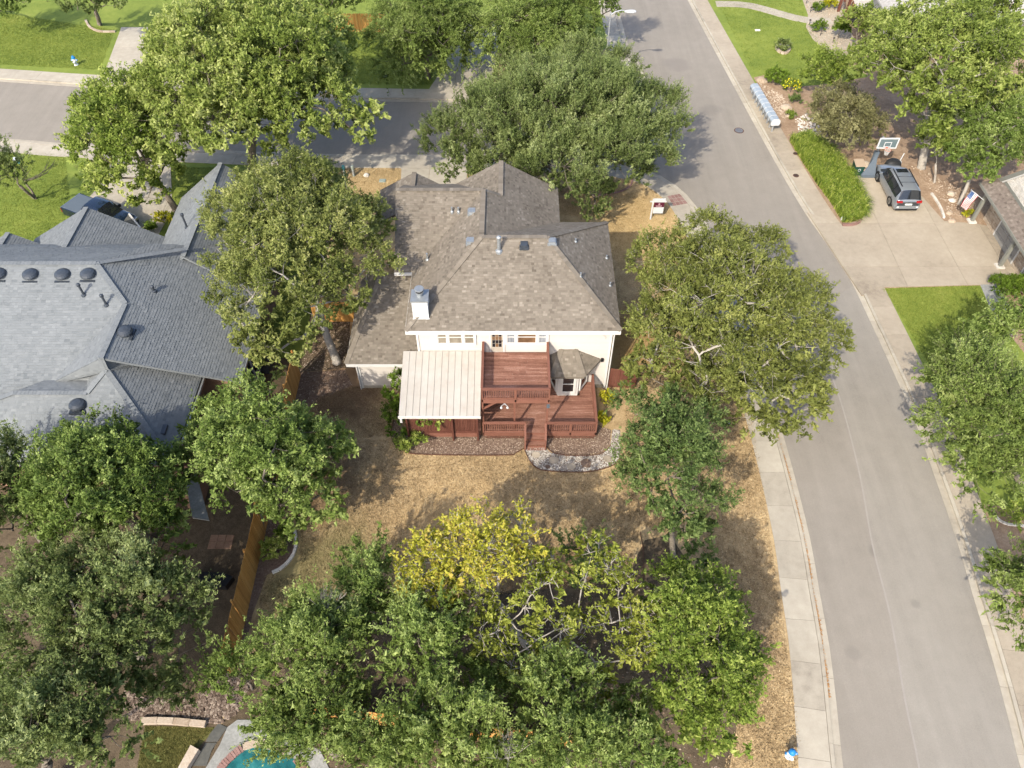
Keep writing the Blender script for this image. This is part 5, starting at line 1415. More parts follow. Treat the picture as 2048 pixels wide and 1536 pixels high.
# flag on a bracket pole from the porch post
q = Vector((34.35, 46.45, 2.2)); tip = Vector((33.35, 46.9, 2.75))
fg = thing('flag', 'american flag hanging from a white pole on the garage porch post', 'flag', tuple(q))
MB().tube([q, tip], .022, 6).build('flag_pole', M['white_paint'], fg)
MB().lathe([(.05, -.03), (.05, .05), (.01, .08)], tip, 8).build('finial', M['rim'], fg)
along = (tip - q).normalized()
def fpt(u, v):
    """u along the pole (0..1 from the finial), v down the fly"""
    p = tip - along * (u * .62 + .04)
    return p + Vector((-.42 * v, -.25 * v, -1.2 * v)) + Vector((.05 * math.sin(v * 7 + u * 2), .06 * math.sin(v * 6 + u * 3), 0))
def flag_piece(u0, u1, v0, v1, name, m, off=0):
    mb = MB(); n = 10
    for k in range(n):
        a, b = v0 + (v1 - v0) * k / n, v0 + (v1 - v0) * (k + 1) / n
        d = Vector((off * -.6, -off, 0))
        q4 = [fpt(u0, a) + d, fpt(u1, a) + d, fpt(u1, b) + d, fpt(u0, b) + d]
        mb.add(q4 + [p + Vector((.004, .006, 0)) for p in q4], [(0, 1, 2, 3), (7, 6, 5, 4)])
    return mb.build(name, M[m], fg)
for k in range(13):
    flag_piece(k / 13, (k + 1) / 13, .4 if k < 7 else 0, 1, 'stripe', 'flag_red' if k % 2 == 0 else 'flag_white')
ca = flag_piece(0, 7 / 13, 0, .4, 'canton', 'flag_blue')
st = MB()
for i in range(9):
    for j in range(11):
        if (i + j) % 2 == 0:
            c = fpt((i + .5) / 9 * 7 / 13, (j + .6) / 11.5 * .4) + Vector((-.008, -.012, 0))
            ux = along * .018; vx = Vector((-.2, -.1, -.4)).normalized() * .018
            st.add([c + (ux * math.cos(t) + vx * math.sin(t)) * (1 if k % 2 == 0 else .42) for k, t in enumerate([x * .6283 for x in range(10)])], [tuple(range(10))])
st.build('stars', M['flag_white'], ca)
# ================================================================== TREES AND SHRUBS
def unit(a):
    return a / np.maximum(1e-9, np.linalg.norm(a, axis=-1))[..., None]
def leaf_quads(C, A, Nn, Ln, Wd):
    B = unit(np.cross(Nn, A)); N2 = np.cross(A, B)
    l = Ln[:, None] / 2; w = Wd[:, None] / 2
    return np.stack([C - A * l + B * w * .75, C + A * l, C - A * l * .8 - B * w * .75 - N2 * w * .2], 1).reshape(-1, 3)
def limb(mb, p, q, r0, r1, bend=.12, n=6, seg=4):
    p, q = Vector(p), Vector(q); L = (q - p).length
    o = Vector((random.gauss(0, 1), random.gauss(0, 1), random.gauss(.3, .6))) * bend * L * .5
    pts = [p.lerp(q, k / seg) + o * math.sin(math.pi * k / seg) + (Vector((random.gauss(0, 1), random.gauss(0, 1), 0)) * .02 * L if 0 < k < seg else Vector()) for k in range(seg + 1)]
    mb.tube(pts, [r0 + (r1 - r0) * k / seg for k in range(seg + 1)], n, random.random(), caps=False)
    return pts
LEAVES = [0]
COVER = 1.12
def tree(label, sp, lobes, base=None, cov=4.0, leaf=(.15, .085), clump=.75, twig=(.35, .75), up=.35, out=.6, rnd=.6, per=13, trunk_r=.2, bark='bark', droop=0, stems=.12, group=None,
         name='tree', cat='tree', tint_bias=0, bare=0, upper=-.25, shell=(.55, 1.0), lr=(.9, 1.1), fork=.45, stem_w=.01, tip=.008, many=.5, core=True):
    """lobes: list of (x, y, z, rx, ry, rz) rounded masses of the crown in the place's metres"""
    lobes = np.array(lobes, float)
    c0 = (lobes[:, :3] * lobes[:, 3:4]).sum(0) / lobes[:, 3].sum()
    base = Vector((c0[0], c0[1], .1)) if base is None else Vector(base)
    root = thing(name, label, cat, tuple(base), group)
    tops, outs, lob = [], [], []
    for i, (x, y, z, rx, ry, rz) in enumerate(lobes):
        n = max(5, int(2.6 * (rx * ry + rx * rz + ry * rz) / (clump * clump)))
        d = unit(rng.normal(size=(n * 3, 3)))
        d = d[d[:, 2] > upper][:n]
        r = rng.uniform(shell[0], shell[1], len(d)) ** .6
        tops.append(np.array([x, y, z]) + d * np.array([rx, ry, rz]) * r[:, None]); outs.append(unit(d / np.array([rx, ry, rz]))); lob.append(np.full(len(d), i))
    T, O, Lb = np.concatenate(tops), np.concatenate(outs), np.concatenate(lob)
    T[:, 2] = np.maximum(T[:, 2], .35)
    area = float(sum(math.pi * a[3] * (a[4] * .75 + a[5] * .4) for a in lobes))
    leaf = (leaf[0] * 1.12, leaf[1] * 1.3)
    total = COVER * cov * area / (leaf[0] * leaf[1] * .6)
    nt = max(2, total / len(T) / per * 1.25)
    rel = (T[:, 2] - T[:, 2].min()) / max(.1, np.ptp(T[:, 2]))
    deep = (O[:, 2] < .05) | (rel < .3)
    if core: deep |= Lb == 0
    sf = np.where(deep, 1.75, 1.0)
    cnt = np.maximum(2, np.round(nt / sf ** 2 * np.where(deep, 1.15, 1))).astype(int)
    ci = np.repeat(np.arange(len(T)), cnt)
    k = len(ci)
    dirs = unit(O[ci] * out + np.array([0, 0, up]) + rng.normal(size=(k, 3)) * rnd)
    org = T[ci] + rng.normal(size=(k, 3)) * clump * .2
    tl = rng.uniform(twig[0], twig[1], k)
    if bare:
        keep = np.ones(k, bool); keep[rng.random(k) < bare] = False
    else: keep = np.ones(k, bool)
    li = np.repeat(np.arange(k)[keep], per)
    t = rng.uniform(.12, 1.02, len(li))
    C = org[li] + dirs[li] * (t * tl[li])[:, None] + rng.normal(size=(len(li), 3)) * leaf[0] * .35
    if droop: C[:, 2] -= droop * (t * tl[li]) ** 2
    A = unit(dirs[li] * .75 + rng.normal(size=(len(li), 3)) * .6)
    Nn = unit(rng.normal(size=(len(li), 3)) * .55 + np.array([-.12, -.22, .75]))
    C[:, 2] = np.maximum(C[:, 2], .14)
    Ln = leaf[0] * rng.uniform(.65, 1.3, len(li)) * sf[ci[li]]; Wd = leaf[1] * rng.uniform(.7, 1.3, len(li)) * sf[ci[li]]
    lt, ct = rng.normal(0, .08, len(lobes)), rng.normal(0, .14, len(T))
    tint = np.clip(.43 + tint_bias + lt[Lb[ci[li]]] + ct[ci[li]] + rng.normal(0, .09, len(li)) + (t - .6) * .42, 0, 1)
    LEAVES[0] += len(li)
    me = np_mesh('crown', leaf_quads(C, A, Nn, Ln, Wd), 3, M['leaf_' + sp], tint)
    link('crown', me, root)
    # fine stems carrying the leaves
    if stems:
        m = rng.random(k) < stems
        p = org[m]; q = org[m] + dirs[m] * (tl[m] * .95)[:, None]
        if droop: q[:, 2] -= droop * tl[m] ** 2
        s = unit(np.cross(dirs[m], np.array([.3, .2, 1.0]))); w = stem_w
        ends = T[ci[m]]
        v = np.stack([p - s * w, p + s * w, q + s * w * .4, q - s * w * .4], 1).reshape(-1, 3)
        s2 = np.cross(dirs[m], s)
        v2 = np.stack([p - s2 * w, p + s2 * w, q + s2 * w * .4, q - s2 * w * .4], 1).reshape(-1, 3)
        kind(link('twigs', np_mesh('twigs', np.concatenate([v, v2]), 4, M[bark], np.full(2 * int(m.sum()), .5)), root), 'stuff')
    if trunk_r > 0:
        mb = MB()
        top = Vector(tuple(c0)); fk = base.lerp(top, fork); fk.z = max(base.z + .4, base.z + (top.z - base.z) * fork)
        mb.tube([base - Vector((0, 0, .1)), base + Vector((0, 0, .12)), base.lerp(fk, .5) + Vector((random.gauss(0, .06), random.gauss(0, .06), 0)), fk], [trunk_r * 1.45, trunk_r * 1.05, trunk_r * .92, trunk_r * .85], 10)
        start = fk - Vector((0, 0, .1))
        nodes = [(start, trunk_r * .7)]
        order = sorted(range(len(lobes)), key=lambda i: (Vector(tuple(lobes[i][:3])) - fk).length)
        for i in order:
            e = Vector(tuple(lobes[i][:3]))
            # join the nearest limb already grown that still leads outwards
            p, r = min(nodes, key=lambda nd: (nd[0] - e).length + .35 * (nd[0] - start).length)
            r1 = max(.02, trunk_r * .2)
            r0 = min(r * .85, max(r1 * 1.3, trunk_r * .55))
            pts = limb(mb, p, e, r0, r1, .16, 6, 5)
            nodes += [(q, r0 + (r1 - r0) * k / 5) for k, q in enumerate(pts)][1:]
            sel = np.where(Lb == i)[0]
            sub = [(q, r1 * .8) for q in pts[2:]]
            for j in sel[:max(6, int(len(sel) * many))]:
                t_ = Vector(T[j])
                p2, r2 = min(sub, key=lambda nd: (nd[0] - t_).length + random.random() * .4)
                q2 = limb(mb, p2, t_, min(max(r2 * .6, tip * 1.5), .05), tip, .14, 3, 2)
                if random.random() < .6: sub.append((q2[1], r2 * .5))
        mb.build('trunk', M[bark], root, smooth=True)
    return root

def masses(px, py, z, rx, ry, rz, n=9, frac=.45, seed=0, squash=.85, zmin=None, jit=.16, core=True):
    """crown mass from the photo: centre (px,py) at height z, half width and half height in photo px, rz metres"""
    c = at(px, py, z); m = mpp(c)
    sphi = math.hypot(CAM_H - z, 0) / math.hypot(math.hypot(CAM_H - z, c.y), 0)
    cphi = math.sqrt(1 - sphi * sphi)
    Rx = rx * m
    q = (ry * m) ** 2 - (rz * cphi) ** 2
    Ry = math.sqrt(q) / sphi if q > 0 else Rx * .6
    Ry = max(Rx * .5, min(Ry, Rx * 1.9))
    rnd = random.Random(seed * 77 + 5)
    out = []
    if core: out.append((c.x, c.y, c.z, Rx * .55, Ry * .55, rz * .6))
    ga = math.pi * (3 - math.sqrt(5))
    for i in range(n):
        zz = 1 - (i + .5) / n * 1.25
        r = math.sqrt(max(0, 1 - zz * zz)); a = i * ga + seed
        k = (1 - frac) * rnd.uniform(1 - jit, 1 + jit * .6)
        f = frac * .92 * rnd.uniform(.7, 1.25)
        x, y, zc = c.x + Rx * k * r * math.cos(a), c.y + Ry * k * r * math.sin(a), c.z + rz * k * zz
        out.append((x, y, max(zc, zmin or .6), Rx * f, Ry * f, max(.35, rz * f * squash)))
    return out
def lobe_list(L):
    """explicit rounded masses: (px, py, z, r_px, rz)"""
    out = []
    for px, py, z, r, rz in L:
        c = at(px, py, z); m = mpp(c)
        out.append((c.x, c.y, c.z, r * m, r * m * 1.02, rz))
    return out

OAK = dict(leaf=(.125, .06), clump=.95, twig=(.5, 1.25), up=.65, out=.6, rnd=.32, per=24, stems=.2)
BIG = dict(leaf=(.21, .13), clump=.85, twig=(.3, .7), up=.2, out=.6, rnd=.7, per=10, stems=.12)
FINE = dict(leaf=(.13, .075), clump=.9, twig=(.3, .7), up=.25, out=.6, rnd=.65, per=13, stems=.15)

# front row beyond the houses
tree('broad bright yellow green tree towering over the cross street', 'bright', masses(510, 150, 8, 244, 182, 5.2, 19, .38, 1, squash=1) + lobe_list([(700, 255, 7, 48, 1.1), (735, 235, 7, 32, .8), (650, 150, 8, 60, 1.4), (560, 250, 6, 70, 1.6), (420, 240, 6, 70, 1.6)]), tuple(at(504, 338)), tint_bias=.12, cov=3.4, trunk_r=.34, **BIG)
tree('smaller bright green tree in front of the neighbour driveway', 'lime', masses(262, 270, 6, 118, 148, 4.6, 13, .38, 2) + lobe_list([(330, 330, 3.2, 50, 1.1), (300, 385, 3, 40, .9), (200, 360, 3.5, 40, .9)]), tuple(at(352, 420)), tint_bias=.10, cov=3.4, trunk_r=.24, **{**BIG, 'leaf': (.18, .11)})
tree('olive green elm leaning over the gap between the two houses', 'elm', masses(590, 505, 7.4, 178, 205, 4.9, 17, .36, 3) + lobe_list([(725, 445, 8, 60, 1.3), (740, 530, 7.4, 50, 1.1), (700, 590, 6.5, 45, 1.0), (470, 430, 7, 60, 1.4), (560, 700, 5, 50, 1.2), (515, 690, 5, 45, 1.2), (610, 360, 8.5, 60, 1.4)]), tuple(at(674, 724)), tint_bias=.05, cov=3.4, trunk_r=.26, bark='bark_pale', **FINE)
tree('wide grey green live oak spreading in front of the brown roof', 'live_oak_grey', masses(1125, 248, 6, 240, 135, 3.8, 18, .37, 4) + lobe_list([(1000, 320, 4.4, 62, 1.3), (1235, 325, 4.2, 62, 1.3), (885, 285, 4.6, 45, 1.1), (1120, 350, 3.8, 50, 1.1), (930, 270, 5, 75, 1.5), (930, 330, 4, 45, 1.0), (1180, 150, 6, 95, 1.7), (1310, 235, 5.6, 75, 1.6), (1290, 300, 4.8, 60, 1.4), (1188, 395, 3.2, 36, 1.0), (1180, 420, 2.2, 26, .8), (1080, 320, 4.5, 60, 1.3)]), tuple(at(1195, 362)), cov=3.4, trunk_r=.36, **OAK)
tree('huge olive yellow oak between the house and the side road', 'olive_oak', masses(1458, 640, 6.2, 192, 190, 3.6, 20, .32, 5, squash=.7) + lobe_list([(1330, 520, 6.5, 70, 1.3), (1420, 480, 7, 70, 1.3), (1520, 500, 6.5, 55, 1.1), (1590, 600, 6, 70, 1.3), (1640, 690, 5.5, 55, 1.1), (1560, 790, 4.6, 80, 1.4), (1600, 800, 4.2, 50, 1.1), (1312, 640, 5.5, 56, 1.2), (1305, 740, 4.5, 55, 1.1), (1420, 780, 4.5, 70, 1.2), (1510, 845, 4, 35, .9)]),
     tuple(at(1432, 745)), cov=3.0, trunk_r=.36, bark='bark_pale', leaf=(.14, .075), clump=.72, twig=(.3, .8), up=.1, out=.65, rnd=.55, per=13, stems=.22)
tree('blue green loose tree standing below the olive oak right of the deck', 'blue_green', masses(1335, 940, 4.6, 108, 150, 3.6, 13, .36, 6) + lobe_list([(1270, 830, 4, 48, 1.1), (1330, 830, 5, 60, 1.2), (1400, 850, 5, 50, 1.1), (1430, 1010, 3.5, 42, 1.0), (1370, 1080, 2.2, 60, 1.1), (1262, 930, 3.6, 34, .9)]), tuple(at(1345, 1112)), cov=2.6, trunk_r=.16, **{**FINE, 'leaf': (.12, .075)})
tree('dense dark round tree left of the dry yard by the fence', 'live_oak', masses(530, 915, 5, 160, 140, 3.8, 17, .36, 7) + lobe_list([(660, 900, 4.2, 45, 1.2), (640, 990, 3.2, 50, 1.2), (420, 850, 5, 50, 1.2), (490, 800, 6, 45, 1.1), (560, 1020, 3, 55, 1.2)]), tuple(at(520, 1062)), cov=3.6, trunk_r=.28, tint_bias=.08, **{**FINE, 'leaf': (.14, .085)})
tree('large dark green oak covering the grey roof corner on the left', 'live_oak', masses(215, 990, 5.2, 170, 145, 4.0, 17, .36, 8) + lobe_list([(190, 880, 6, 70, 1.5), (110, 960, 5, 60, 1.4), (330, 960, 4.6, 60, 1.4), (330, 1080, 4, 60, 1.3)]), cov=3.8, trunk_r=.3, **{**FINE, 'leaf': (.14, .085)})
tree('grey green oak at the left edge beside the grey roof', 'live_oak_grey', masses(10, 1000, 4.8, 85, 140, 3.2, 10, .38, 9), cov=3.4, trunk_r=.22, **OAK)
tree('spiky sage green live oak filling the lower left corner', 'live_oak_grey', masses(210, 1225, 4.6, 190, 150, 3.2, 20, .34, 10) + lobe_list([(380, 1190, 4, 48, 1.1), (360, 1290, 3.4, 50, 1.1), (60, 1200, 4.4, 70, 1.3), (240, 1350, 3, 60, 1.1)]), cov=3.4, trunk_r=.3, **OAK)
tree('sage green oak in the extreme bottom left', 'live_oak_grey', masses(130, 1450, 4.4, 145, 105, 3.0, 14, .36, 11), tuple(at(80, 1590)), cov=3.8, trunk_r=.24, **OAK)
tree('small wispy dark oak sapling over the end of the cedar fence', 'live_oak', masses(478, 1348, 2.2, 72, 52, 1.6, 9, .4, 12, zmin=.5), cov=2.0, trunk_r=.06, **OAK)
tree('low thin oak sapling above the river rock bed', 'live_oak_grey', masses(340, 1385, 1.6, 70, 40, 1.1, 7, .4, 13, zmin=.5), cov=1.3, trunk_r=.05, **OAK)
tree('dark low shrub at the left edge below the red leaves', 'hedge', masses(15, 1370, 1.2, 35, 55, 1.0, 6, .4, 14, zmin=.4), cov=3, trunk_r=.04, name='shrub', cat='shrub', **FINE)
# bottom row
tree('pale green live oak with a dead twig top at the bottom centre left', 'weep', masses(640, 1300, 4.4, 105, 105, 3.0, 12, .36, 15) + lobe_list([(620, 1240, 5, 45, 1.1), (690, 1290, 4.8, 45, 1.1), (590, 1340, 4, 45, 1.1)]), cov=3.6, trunk_r=.2, **OAK)
tree('darker oak rising behind the pale one with its tip in the dry yard', 'live_oak', masses(735, 1205, 3.8, 72, 115, 2.6, 11, .38, 16) + lobe_list([(735, 1120, 3.6, 34, 1.0)]), cov=3.0, trunk_r=.16, tint_bias=.08, **OAK)
tree('soft green oak under the yellow tree on its left side', 'live_oak', masses(850, 1290, 4.2, 82, 122, 2.6, 10, .37, 17), cov=4.0, trunk_r=.18, tint_bias=.12, **OAK)
tree('sage oak hanging over the turquoise pool', 'weep', masses(640, 1455, 4.0, 145, 70, 2.4, 13, .34, 18), cov=3.8, trunk_r=.2, **OAK)
tree('oak with upright pale shoots at the bottom centre', 'weep', masses(890, 1460, 4.2, 130, 85, 2.8, 13, .35, 19), cov=3.8, trunk_r=.2, **OAK)
tree('rounded mid green oak just under the bare grey branches', 'weep', masses(1115, 1385, 4.2, 78, 75, 2.4, 9, .38, 20), cov=3.4, trunk_r=.16, **OAK)
tree('oak with one brown dead twig at the bottom edge right of centre', 'weep', masses(1140, 1500, 4.2, 130, 65, 2.6, 12, .35, 21), cov=3.8, trunk_r=.2, **OAK)
tree('shaded dark oak in the gap under the bare branches', 'live_oak', masses(1000, 1370, 2.6, 85, 80, 1.8, 9, .4, 22, zmin=.5), cov=3, trunk_r=.08, **OAK)
tree('shaded dark oak thicket behind the bright elm at the bottom', 'live_oak', masses(1240, 1440, 2.6, 65, 90, 1.8, 8, .4, 23, zmin=.5), cov=2.6, trunk_r=.1, **OAK)
tree('thin dusky shrub tree between the yellow tree and the dry lawn', 'blue_green', masses(1165, 1130, 2.2, 50, 75, 1.6, 7, .4, 24, zmin=.5), cov=1.6, trunk_r=.06, **OAK)
tree('bright lime green elm filling the bottom beside the verge', 'lime', masses(1395, 1310, 4.4, 118, 180, 3.0, 16, .34, 25) + lobe_list([(1340, 1180, 4, 55, 1.2), (1430, 1190, 4.4, 45, 1.1), (1480, 1300, 4, 45, 1.1), (1440, 1440, 3.6, 60, 1.2), (1330, 1440, 3.6, 60, 1.2)]), tuple(at(1385, 1330)), cov=3.6, trunk_r=.22, leaf=(.135, .08), clump=.7, twig=(.3, .85), up=.15, out=.6, rnd=.55, per=15, stems=.15)
tree('sage oak at the bottom edge between the pool oak and the shoot covered oak', 'weep', masses(775, 1500, 3.8, 95, 70, 2.2, 10, .36, 26), cov=3.8, trunk_r=.16, **OAK)
tree('dark oak at the bottom edge below the brown dead twig', 'live_oak', masses(1265, 1530, 3.6, 80, 60, 2.2, 9, .36, 27), cov=3.6, trunk_r=.16, tint_bias=.06, **OAK)
tree('sage oak at the bottom edge under the shoot covered oak', 'weep', masses(985, 1530, 3.6, 90, 50, 2.0, 9, .36, 28), cov=3.8, trunk_r=.16, **OAK)
# the yellow tree with bare limbs
YL = [(955, 1080, 6.4, 72, 1.3), (1030, 1070, 6.2, 52, 1.1), (900, 1110, 6, 62, 1.2), (850, 1125, 5.6, 50, 1.1), (860, 1180, 5, 52, 1.0), (990, 1120, 6.4, 55, 1.1)]
yb = tuple(at(1066, 1312))
yt = tree('half bare yellow ash with orange tinged crown over the dry lawn', 'yellow', lobe_list(YL), yb, core=False, cov=2.7, stem_w=.02, tip=.018, many=1, trunk_r=.18, bark='bark_pale', leaf=(.15, .1), clump=.6, twig=(.3, .65), up=.3, out=.6, rnd=.6, per=10, stems=.45, tint_bias=.1, fork=.55)
YG = [(1080, 1175, 5.6, 40, .7), (1105, 1130, 5.4, 30, .6), (1195, 1110, 5, 36, .7), (1225, 1140, 5, 34, .7), (1170, 1160, 5, 26, .6), (1245, 1175, 4.6, 26, .5), (975, 1270, 4.6, 42, .8), (1030, 1310, 4.2, 44, .8), (1110, 1260, 4.6, 42, .8), (1165, 1255, 4.2, 30, .6), (960, 1200, 4.6, 30, .6), (1000, 1215, 4.6, 28, .5), (1240, 1240, 4.4, 44, .8), (1290, 1230, 4.4, 34, .7), (1270, 1310, 4, 38, .7), (1200, 1370, 3.4, 32, .6), (940, 1160, 5, 36, .7), (1050, 1215, 5.2, 24, .5), (1300, 1290, 4.4, 30, .6), (1060, 1130, 5.8, 34, .6)]
tree('sparse lime and yellow tree of bare silvery branches below the yellow ash', 'yellow_lime', lobe_list(YG), tuple(at(1075, 1330)), core=False, cov=2.0, stem_w=.018, tip=.018, many=1, trunk_r=.18, bark='bark_pale', leaf=(.15, .1), clump=.5, twig=(.25, .55), up=.3, out=.5, rnd=.7, per=9, stems=.5, tint_bias=-.12, fork=.35)
# top row beyond the cross street
tree('drooping dark live oak beside the orange fence beyond the street', 'weep', masses(845, 55, 4.6, 118, 95, 3.8, 13, .36, 30) + lobe_list([(800, 130, 3.0, 48, 1.1), (920, 60, 4, 45, 1.2), (845, 120, 2.3, 52, 1.3), (890, 100, 2.8, 50, 1.2)]), cov=3.4, trunk_r=.24, droop=.5, **{**OAK, 'up': .05})
tree('drooping live oak shading the opposite driveway', 'weep', masses(1070, 45, 4.8, 125, 100, 3.8, 14, .36, 31) + lobe_list([(1130, 80, 4.0, 45, 1.2), (1000, 110, 3.4, 40, 1.0), (1060, 110, 2.6, 55, 1.2), (1130, 130, 2.4, 45, 1.1), (960, 40, 3.5, 45, 1.2)]), cov=3.4, trunk_r=.24, droop=.5, **{**OAK, 'up': .05})
tree('oak at the top edge above the orange fence', 'weep', masses(655, 5, 5.5, 90, 45, 3.0, 9, .38, 32), cov=3.2, trunk_r=.2, droop=.3, **OAK)
tree('dark oak at the top edge behind the street lamp', 'live_oak', masses(1190, 8, 5.5, 70, 40, 3.0, 8, .38, 33), cov=3.2, trunk_r=.2, **OAK)
tree('thin grey green tree left of the opposite front corner ramp', 'live_oak_grey', masses(1020, 160, 3, 42, 60, 2.2, 7, .4, 34), cov=2.2, trunk_r=.1, **OAK)
tree('oak with a curbed bed on the far left lawn', 'live_oak_grey', masses(190, 5, 4.2, 80, 48, 3.0, 9, .38, 35), tuple(at(200, 50)), cov=3.4, trunk_r=.22, **OAK)
tree('dark oak in the top left corner', 'live_oak', masses(5, 10, 3.4, 70, 55, 2.8, 9, .38, 36), tuple(at(-40, 15)), cov=3.2, trunk_r=.2, **OAK)
tree('sparse grey oak on the left lawn beside the bird house', 'live_oak_grey', masses(10, 350, 4, 48, 70, 2.6, 9, .38, 37), tuple(at(70, 398)), cov=2.0, trunk_r=.12, **OAK)
# right hand grove
tree('tall yellow green tree with long pale trunk right of the basketball hoop', 'bright', masses(1880, 120, 8.5, 175, 130, 4.2, 17, .34, 40) + lobe_list([(1960, 60, 9, 70, 1.6), (1800, 60, 8, 60, 1.4), (1750, 120, 7, 50, 1.3), (1850, 230, 6, 50, 1.2), (1990, 180, 7, 60, 1.4), (1820, 180, 6.4, 55, 1.3)]), tuple(at(1842, 335)), cov=2.7, trunk_r=.3, bark='bark_pale', fork=.7, **{**BIG, 'leaf': (.19, .11)})
tree('yellow green tree at the top edge over the pale roof', 'bright', masses(1990, 20, 8, 90, 60, 3.2, 9, .38, 41), cov=3, trunk_r=.2, **BIG)
tree('olive brown cedar bush beside the rock garden', 'brown_bush', masses(1690, 240, 2.6, 82, 80, 2.2, 11, .36, 42, zmin=.6), cov=3.4, trunk_r=.1, **{**FINE, 'stems': .4})
tree('glossy green small tree at the lawn edge above the rock garden', 'lime', masses(1655, 145, 3, 56, 52, 2.2, 9, .38, 43), cov=3.2, trunk_r=.1, **FINE)
tree('dense dark live oak right of the tall pale trunk', 'live_oak', masses(1985, 260, 5, 95, 105, 3.4, 13, .36, 44) + lobe_list([(1920, 310, 4, 40, 1.1), (1960, 340, 3.5, 40, 1.0)]), tuple(at(1918, 408)), cov=3.4, trunk_r=.14, bark='bark_pale', **FINE)
tree('light green slender tree leaning beside the live oak grove', 'bright', masses(1870, 290, 3.6, 50, 62, 2.2, 8, .4, 45), tuple(at(1868, 365)), cov=2.2, trunk_r=.09, bark='bark_pale', **FINE)
tree('round clipped green bush by the brown porch posts', 'hedge', masses(1682, 56, 1.2, 24, 20, 1.1, 6, .45, 46, zmin=.4), cov=4.5, trunk_r=.04, name='shrub', cat='shrub', **{**FINE, 'leaf': (.09, .06), 'clump': .4, 'twig': (.12, .25)})
tree('leafy green tree hiding the pale house wall', 'bright', masses(1725, 50, 3, 45, 38, 2.2, 8, .4, 47), cov=3, trunk_r=.1, **BIG)
for k, (px, py, r, lb, sp) in enumerate(((1637, 14, 13, 'small round rose bush above the curved walk in gravel', 'hedge'), (1640, 52, 15, 'small bush in the gravel below the curved walk', 'hedge'), (1662, 8, 15, 'yellow green bush between the brown porch posts', 'gold_bush'), (1566, 92, 17, 'grey shrub alone in the middle of the bright lawn', 'live_oak_grey'),
        (1553, 160, 26, 'reddish green shrub behind the far mailboxes', 'hedge'), (1588, 197, 13, 'low blue green tuft in the rock garden', 'blue_green'), (1583, 226, 9, 'small green tuft beside the boulder in bare soil', 'lime'), (1940, 424, 9, 'little golden tuft under the flag', 'gold_bush'),
        (1212, 796, 17, 'golden green shrub at the right end of the deck', 'gold_bush'), (1207, 835, 15, 'yellow shrub below the golden one by the deck corner', 'gold_bush'), (806, 889, 20, 'bright green low shrub at the left end of the mulch bed', 'lime'), (833, 879, 21, 'green shrub in front of the wooden patio screen', 'lime'),
        (548, 1098, 30, 'round green shrub inside the curved block edging', 'lime'), (325, 436, 18, 'small gold and green shrub in the neighbour entry bed', 'gold_bush'), (300, 455, 16, 'dark round shrub by the neighbour porch', 'hedge'), (570, 1062, 18, 'dark shrub tucked behind the edging shrub', 'hedge'))):
    c = at(px, py, .6); m = mpp(c); rr = r * m
    tree(lb, sp, [(c.x, c.y, .2 + rr * .55, rr * .75, rr * .75, rr * .6), (c.x + rr * .3, c.y, .2 + rr * .5, rr * .55, rr * .55, rr * .5), (c.x - rr * .3, c.y + rr * .2, .2 + rr * .45, rr * .55, rr * .55, rr * .5)],
         (c.x, c.y, .1), cov=4, leaf=(.1, .065), clump=.35, twig=(.14, .38), up=.6, out=.5, rnd=.5, per=10, trunk_r=.025, stems=.2, name='shrub', cat='shrub')
p = at(1584, 172, .7)
fb = tree('yellow flowering bush beside the mailbox shrub', 'lime', [(p.x, p.y, .6, .75, .6, .5)], (p.x, p.y, .1), cov=3.5, leaf=(.11, .06), clump=.35, twig=(.15, .4), trunk_r=.025, name='shrub', cat='shrub')
n = 120; C = np.array([p.x, p.y, .75]) + unit(rng.normal(size=(n, 3))) * np.array([.8, .65, .5]); C[:, 2] = np.abs(C[:, 2] - .6) + .7
kind(link('flowers', np_mesh('flowers', leaf_quads(C, unit(rng.normal(size=(n, 3))), unit(rng.normal(size=(n, 3)) * .4 + np.array([0, -.2, 1])), np.full(n, .12), np.full(n, .13)), 3, M['leaf_flower'], rng.random(n)), fb), 'stuff')
c0_ = at(788, 825, .1)
tree('tall climbing shrub at the left edge of the patio cover', 'hedge', lobe_list([(792, 790, 1.6, 22, .8), (788, 830, 1.0, 24, .7), (796, 850, .8, 22, .6), (800, 760, 1.9, 16, .6)]), tuple(at(796, 850)), cov=4, leaf=(.12, .08), clump=.45, twig=(.2, .4), trunk_r=.04, name='shrub', cat='shrub', per=10, stems=.2)
tree('leafy vine hanging over the slatted patio screen', 'lime', lobe_list([(850, 836, 1.9, 14, .2), (870, 840, 1.85, 14, .2), (835, 834, 1.9, 12, .2), (890, 835, 1.95, 10, .2)]), tuple(at(835, 880)), cov=2.0, leaf=(.11, .08), clump=.3, twig=(.12, .3), up=-.2, trunk_r=.015, name='vine', cat='vine', per=8)
tree('clipped box hedge beside the grey entry walk', 'hedge', [(x, y, .65, .62, .55, .5) for x, y in ((at(2000, 572, .6).x + i * .55, at(2000, 572, .6).y + j * .55 - .3) for i in range(4) for j in range(2))], tuple(at(2012, 575)), cov=4.2, leaf=(.075, .05), clump=.3, twig=(.1, .2), up=.4, trunk_r=.03, name='hedge', cat='hedge', per=10, stems=0)
